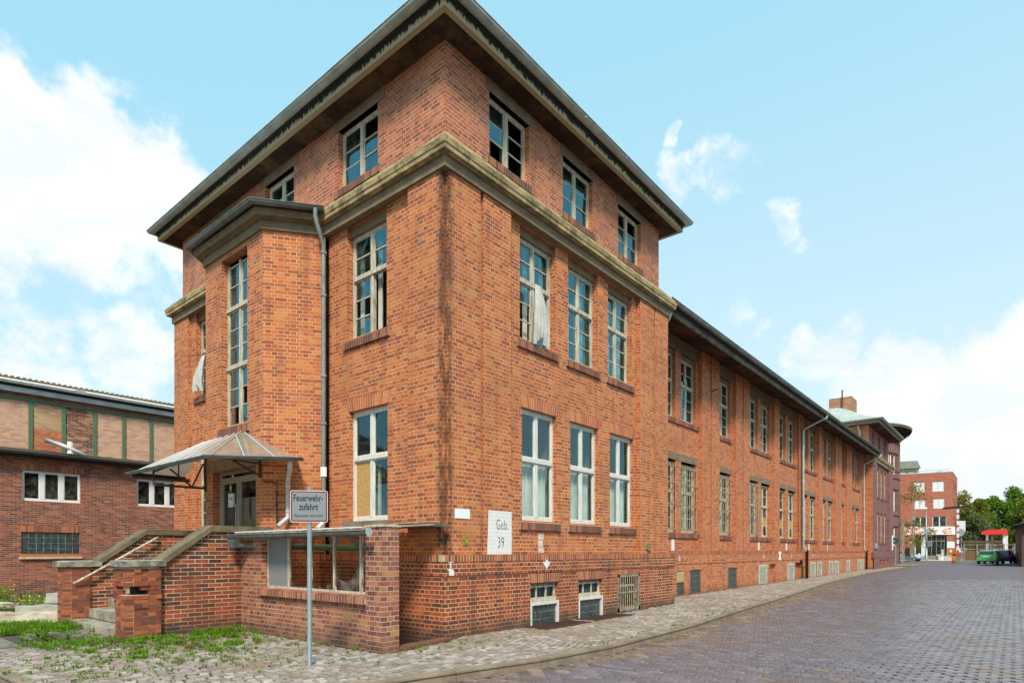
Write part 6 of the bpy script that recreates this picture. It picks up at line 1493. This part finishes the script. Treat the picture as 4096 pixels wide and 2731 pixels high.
# fence
fe=thing('wooden_fence','brown board fence with an open lattice top on pale posts behind the green car','fence',(84,-5.3,.2))
fa,fb=Vector((82.0,-2.95)),Vector((85.0,-7.55)); fd=(fb-fa); FL=fd.length; FF=Fr((fa.x,fa.y),(fd.x,fd.y),(-1,-.6)); FF.n=Vector((-abs(fd.y),fd.x*-1*(-1) if False else -abs(fd.x),0)).normalized()
m=MB(); N=40
for k in range(N):
    a0=FL*k/N; mat='wood_rust' if k<22 else 'wood_pale' if k>26 else 'wood_fence'; fbox(m,FF,a0+.01,a0+FL/N-.01,-.03,.0,.4,1.62+random.uniform(-.02,.02),mat)
m.build('boards',fe)
m=MB()
for z in (1.7,2.25): fbox(m,FF,0,FL,-.02,.03,z,z+.07,'wood_pale')
fbox(m,FF,-.4,FL*.78,-.06,.04,2.45,2.78,'wood_fence')
for k in range(60):
    a0=FL*.78*k/60; m.tube([FF.p(a0,-.04,1.65),FF.p(a0+.25,-.04,2.5)],.012,'wood_fence',4); m.tube([FF.p(a0+.25,-.03,1.65),FF.p(a0,-.03,2.5)],.012,'wood_fence',4)
m.build('lattice',fe)
for k in (0,.26,.53,.79,1.0): m=MB(); fbox(m,FF,FL*k-.09,FL*k+.09,.0,.12,.1,2.35 if 0<k<1 else 2.42,'wood_post'); m.build('fence_post',fe)
t=thing('pallet','low pale wooden pallet lying at the foot of the fence','pallet',(82.2,-4.3,.2)); m=MB()
for k in range(5): m.box(81.5+k*.17,81.64+k*.17,-4.9,-3.75,.38,.45,'wood_pale')
for y in (-4.9,-4.35,-3.85): m.box(81.5,82.4,y,y+.1,.2,.38,'wood_pale')
m.build('boards',t)
# canopy of the filling station
t=thing('station_canopy','bright red flat canopy on white columns above the fence','canopy',(112,-8.5,.2)); m=MB(); m.box(108,118,-6.7,-4.5,4.05,4.72,'red_canopy'); m.hexa([(108,-4.5,4.05),(118,-4.5,4.05),(118,-3.7,4.05),(108,-3.7,4.05),(108,-4.5,4.65),(118,-4.5,4.65),(118,-3.7,4.4),(108,-3.7,4.4)],'red_canopy'); m.build('roof',t)
for x,y in ((109,-6.4),(109,-4.4),(117,-6.6),(117,-4.8)): m=MB(); m.box(x-.2,x+.2,y-.17,y+.17,.2,4.05,'white_sign'); m.build('column',t)
m=MB(); m.tube([(98,-11.0,.2),(98,-11.0,3.5)],.3,'white_sign',8); m.hexa([(97.8,-11.2,2.2),(98.2,-11.2,2.2),(98.2,-10.5,1.4),(97.8,-10.5,1.4),(97.8,-11.2,3.6),(98.2,-11.2,3.6),(98.2,-10.7,3.6),(97.8,-10.7,3.6)],'white_sign'); m.hexa([(97.7,-11.8,1.5),(98.2,-11.8,1.5),(98.2,-11.3,1.5),(97.7,-11.3,1.5),(97.7,-12.2,2.8),(98.2,-12.2,2.8),(98.2,-11.7,3.2),(97.7,-11.7,3.2)],'car_silver')
tag(m.build('price_totem'),'white and pink totem right of the red canopy behind the fence','sign')
# garden wall end between the fence and dark shed
m=MB(); m.box(85.0,85.3,-9.5,-7.6,.1,2.0,'wood_fence'); tag(m.build('board_wall'),'plain brown board wall closing the gap between fence and dark brick shed','wall')

# ---------------------------------------------------------------- cars
def car(x,y,z,rot,mat,label,L=3.9,W_=1.66,H=1.42):
    t=thing('parked_car',label,'car',(x,y,z)); ca,sa=math.cos(rot),math.sin(rot)
    def T(p): return (x+p[0]*ca-p[1]*sa,y+p[0]*sa+p[1]*ca,z+p[2])
    # rear at -L/2, front +L/2 ; stations: (u, sill z, belt z, roof z, half width body, half width roof)
    S_=[(-.50,.42,.80,.82,.84,.80),(-.485,.30,.92,.95,.95,.80),(-.44,.26,.96,1.36,1.0,.72),(-.36,.26,.95,1.41,1.0,.74),(-.10,.24,.93,1.42,1.0,.76),(.08,.24,.92,1.36,1.0,.74),(.24,.24,.90,.93,1.0,.80),(.42,.27,.80,.82,.96,.78),(.49,.34,.66,.68,.86,.7),(.50,.42,.60,.61,.80,.66)]
    rings=[]
    for u,s,b,r_,hb,hr in S_:
        hw=W_/2; r_*=H/1.42
        rings.append([(u*L,sg*w*hw,zz) for sg,lst in ((-1,[(hb*.94,s),(hb,s+.12),(hb*1.0,(s+b)/2),(hb*.975,b),(hr,r_-.03),(hr*.86,r_)]),(1,[(hr*.86,r_),(hr,r_-.03),(hb*.975,b),(hb*1.0,(s+b)/2),(hb,s+.12),(hb*.94,s)])) for w,zz in lst])
    m=MB(); b0=0
    for r_ in rings: m.v+=[T(p) for p in r_]
    K=12
    for i in range(len(rings)-1):
        for k in range(K): k2=(k+1)%K; m.f.append((i*K+k,(i+1)*K+k,(i+1)*K+k2,i*K+k2)); m.m.append(m.mi(mat)); m.uo.append(None); m.sm.append(True)
    for i in (0,len(rings)-1): m.f.append(tuple(i*K+k for k in range(K))); m.m.append(m.mi(mat)); m.uo.append(None); m.sm.append(False)
    bo=m.build('body',t)
    bm=bmesh.new(); bm.from_mesh(bo.data); bmesh.ops.recalc_face_normals(bm,faces=bm.faces); bm.to_mesh(bo.data); bm.free()
    hw=W_/2
    m=MB(); m.face([T(p) for p in ((-.482*L,-.72*hw,.99),(-.482*L,.72*hw,.99),(-.447*L,.66*hw,1.33),(-.447*L,-.66*hw,1.33))],'car_glass'); 
    m.v=[(a-.03*ca,b-.03*sa,c) for a,b,c in m.v]; m.build('rear_window',t)
    for sg in (-1,1):
        m=MB(); m.face([T(p) for p in ((-.38*L,sg*(hw*.95+.02),.97),(.14*L,sg*(hw*.95+.02),.95),(.05*L,sg*(hw*.76+.025),1.32),(-.35*L,sg*(hw*.76+.025),1.35))],'car_glass'); m.build('side_window',t)
        m=MB(); m.hexa([T((-.505*L,sg*hw*.62,.72)),T((-.46*L,sg*hw*.62,.72)),T((-.46*L,sg*hw*.985,.72)),T((-.49*L,sg*hw*.96,.72)),T((-.500*L,sg*hw*.66,.95)),T((-.46*L,sg*hw*.66,.95)),T((-.46*L,sg*hw*.985,.95)),T((-.485*L,sg*hw*.96,.95))],'lamp_red'); m.build('tail_light',t)
        m=MB(); m.hexa([T((.46*L,sg*hw*.5,.56)),T((.503*L,sg*hw*.5,.56)),T((.49*L,sg*hw*.86,.56)),T((.46*L,sg*hw*.92,.56)),T((.46*L,sg*hw*.5,.72)),T((.49*L,sg*hw*.5,.70)),T((.48*L,sg*hw*.86,.70)),T((.45*L,sg*hw*.92,.72))],'lamp_clear'); m.build('headlight',t)
        m=MB(); m.hexa([T((.10*L+a,sg*(hw+b),c)) for c in (.93,1.05) for a,b in ((0,0),(.1,0),(.1,.16),(0,.18))],mat if False else 'rubber'); m.build('wing_mirror',t)
        for u in (-.33,.32):
            m=MB(); c0=T((u*L,sg*(hw-.20),.30)); c1=T((u*L,sg*(hw+.0),.30)); m.tube([c0,c1],.30,'tyre',18); wl=m.build('wheel',t); m=MB(); m.tube([T((u*L,sg*(hw-.02),.30)),T((u*L,sg*(hw+.01),.30))],.18,'zinc_light',12); m.build('rim',wl)
    m=MB(); m.hexa([T(p) for p in ((-.52*L,-hw*.9,.36),(-.46*L,-hw*.98,.36),(-.46*L,hw*.98,.36),(-.52*L,hw*.9,.36),(-.525*L,-hw*.9,.56),(-.47*L,-hw*.98,.56),(-.47*L,hw*.98,.56),(-.525*L,hw*.9,.56))],mat); m.build('bumper',t)
    m=MB(); m.hexa([T(p) for p in ((-.512*L,-.27,.72),(-.49*L,-.27,.72),(-.49*L,.27,.72),(-.512*L,.27,.72),(-.508*L,-.27,.83),(-.49*L,-.27,.83),(-.49*L,.27,.83),(-.508*L,.27,.83))],'plate_white'); m.build('number_plate',t)
    return t
car(72.2,-5.75,.2,R(-9),'car_green','bright green hatchback parked with its back to the viewer',3.9,1.7,1.42)
car(77.0,-6.75,.2,R(-7),'car_purple','dark purple car half hidden behind the green hatchback',4.0,1.7,1.44)
car(87.9,3.6,.2,R(-100),'car_silver','silver blue car nose showing behind the short gate posts',4.0,1.7,1.35)

# ================================================================ DARK SHED, RIGHT EDGE
dk=thing('brick_shed','dark brick shed with shallow overhanging roof at the right edge of the road','building',(66,-12,.2))
DKX=66.0; yl=-8.15; GF_=Fr((DKX,yl),(0,-1),(-1,0)); m=MB()
wall(m,GF_,[(0,9,0)],0,3.9,[(.45,.85,1.55,3.1,.15),(1.15,1.35,.2,3.0,.2),(2.0,3.1,1.0,3.1,.2)],mat='brick_dark'); m.face([GF_.p(0,0,3.9),GF_.p(9,0,3.9),GF_.p(9,0,4.7),GF_.p(4.5,0,5.2)],'brick_dark',(-1,0,0))
m.face([(DKX,yl,0),(DKX+16,yl+.45,0),(DKX+16,yl+.45,3.9),(DKX,yl,3.9)],'brick_dark',(0,1,0)); m.build('wall',dk)
m=MB(); fbox(m,GF_,.45,.85,-.16,-.14,1.55,3.1,'wood_post'); fbox(m,GF_,2.0,3.1,-.22,-.2,1.0,3.1,'glass_dark'); m.build('window',dk)
m=MB(); fbox(m,GF_,1.15,1.35,-.22,-.2,.2,3.0,'iron_and_hole_shade'); m.build('door',dk)
m=MB(); m.hexa([(DKX-.9,yl+.62,3.85),(DKX+16,yl+1.0,3.85),(DKX+16,yl-4.5,5.3),(DKX-.9,yl-4.5,5.3),(DKX-.9,yl+.62,3.97),(DKX+16,yl+1.0,3.97),(DKX+16,yl-4.5,5.45),(DKX-.9,yl-4.5,5.45)],'roof_dark'); m.hexa([(DKX-.9,yl-4.5,5.3),(DKX+16,yl-4.5,5.3),(DKX+16,yl-9.5,3.85),(DKX-.9,yl-9.5,3.85),(DKX-.9,yl-4.5,5.45),(DKX+16,yl-4.5,5.45),(DKX+16,yl-9.5,3.97),(DKX-.9,yl-9.5,3.97)],'roof_dark'); m.build('roof',dk)
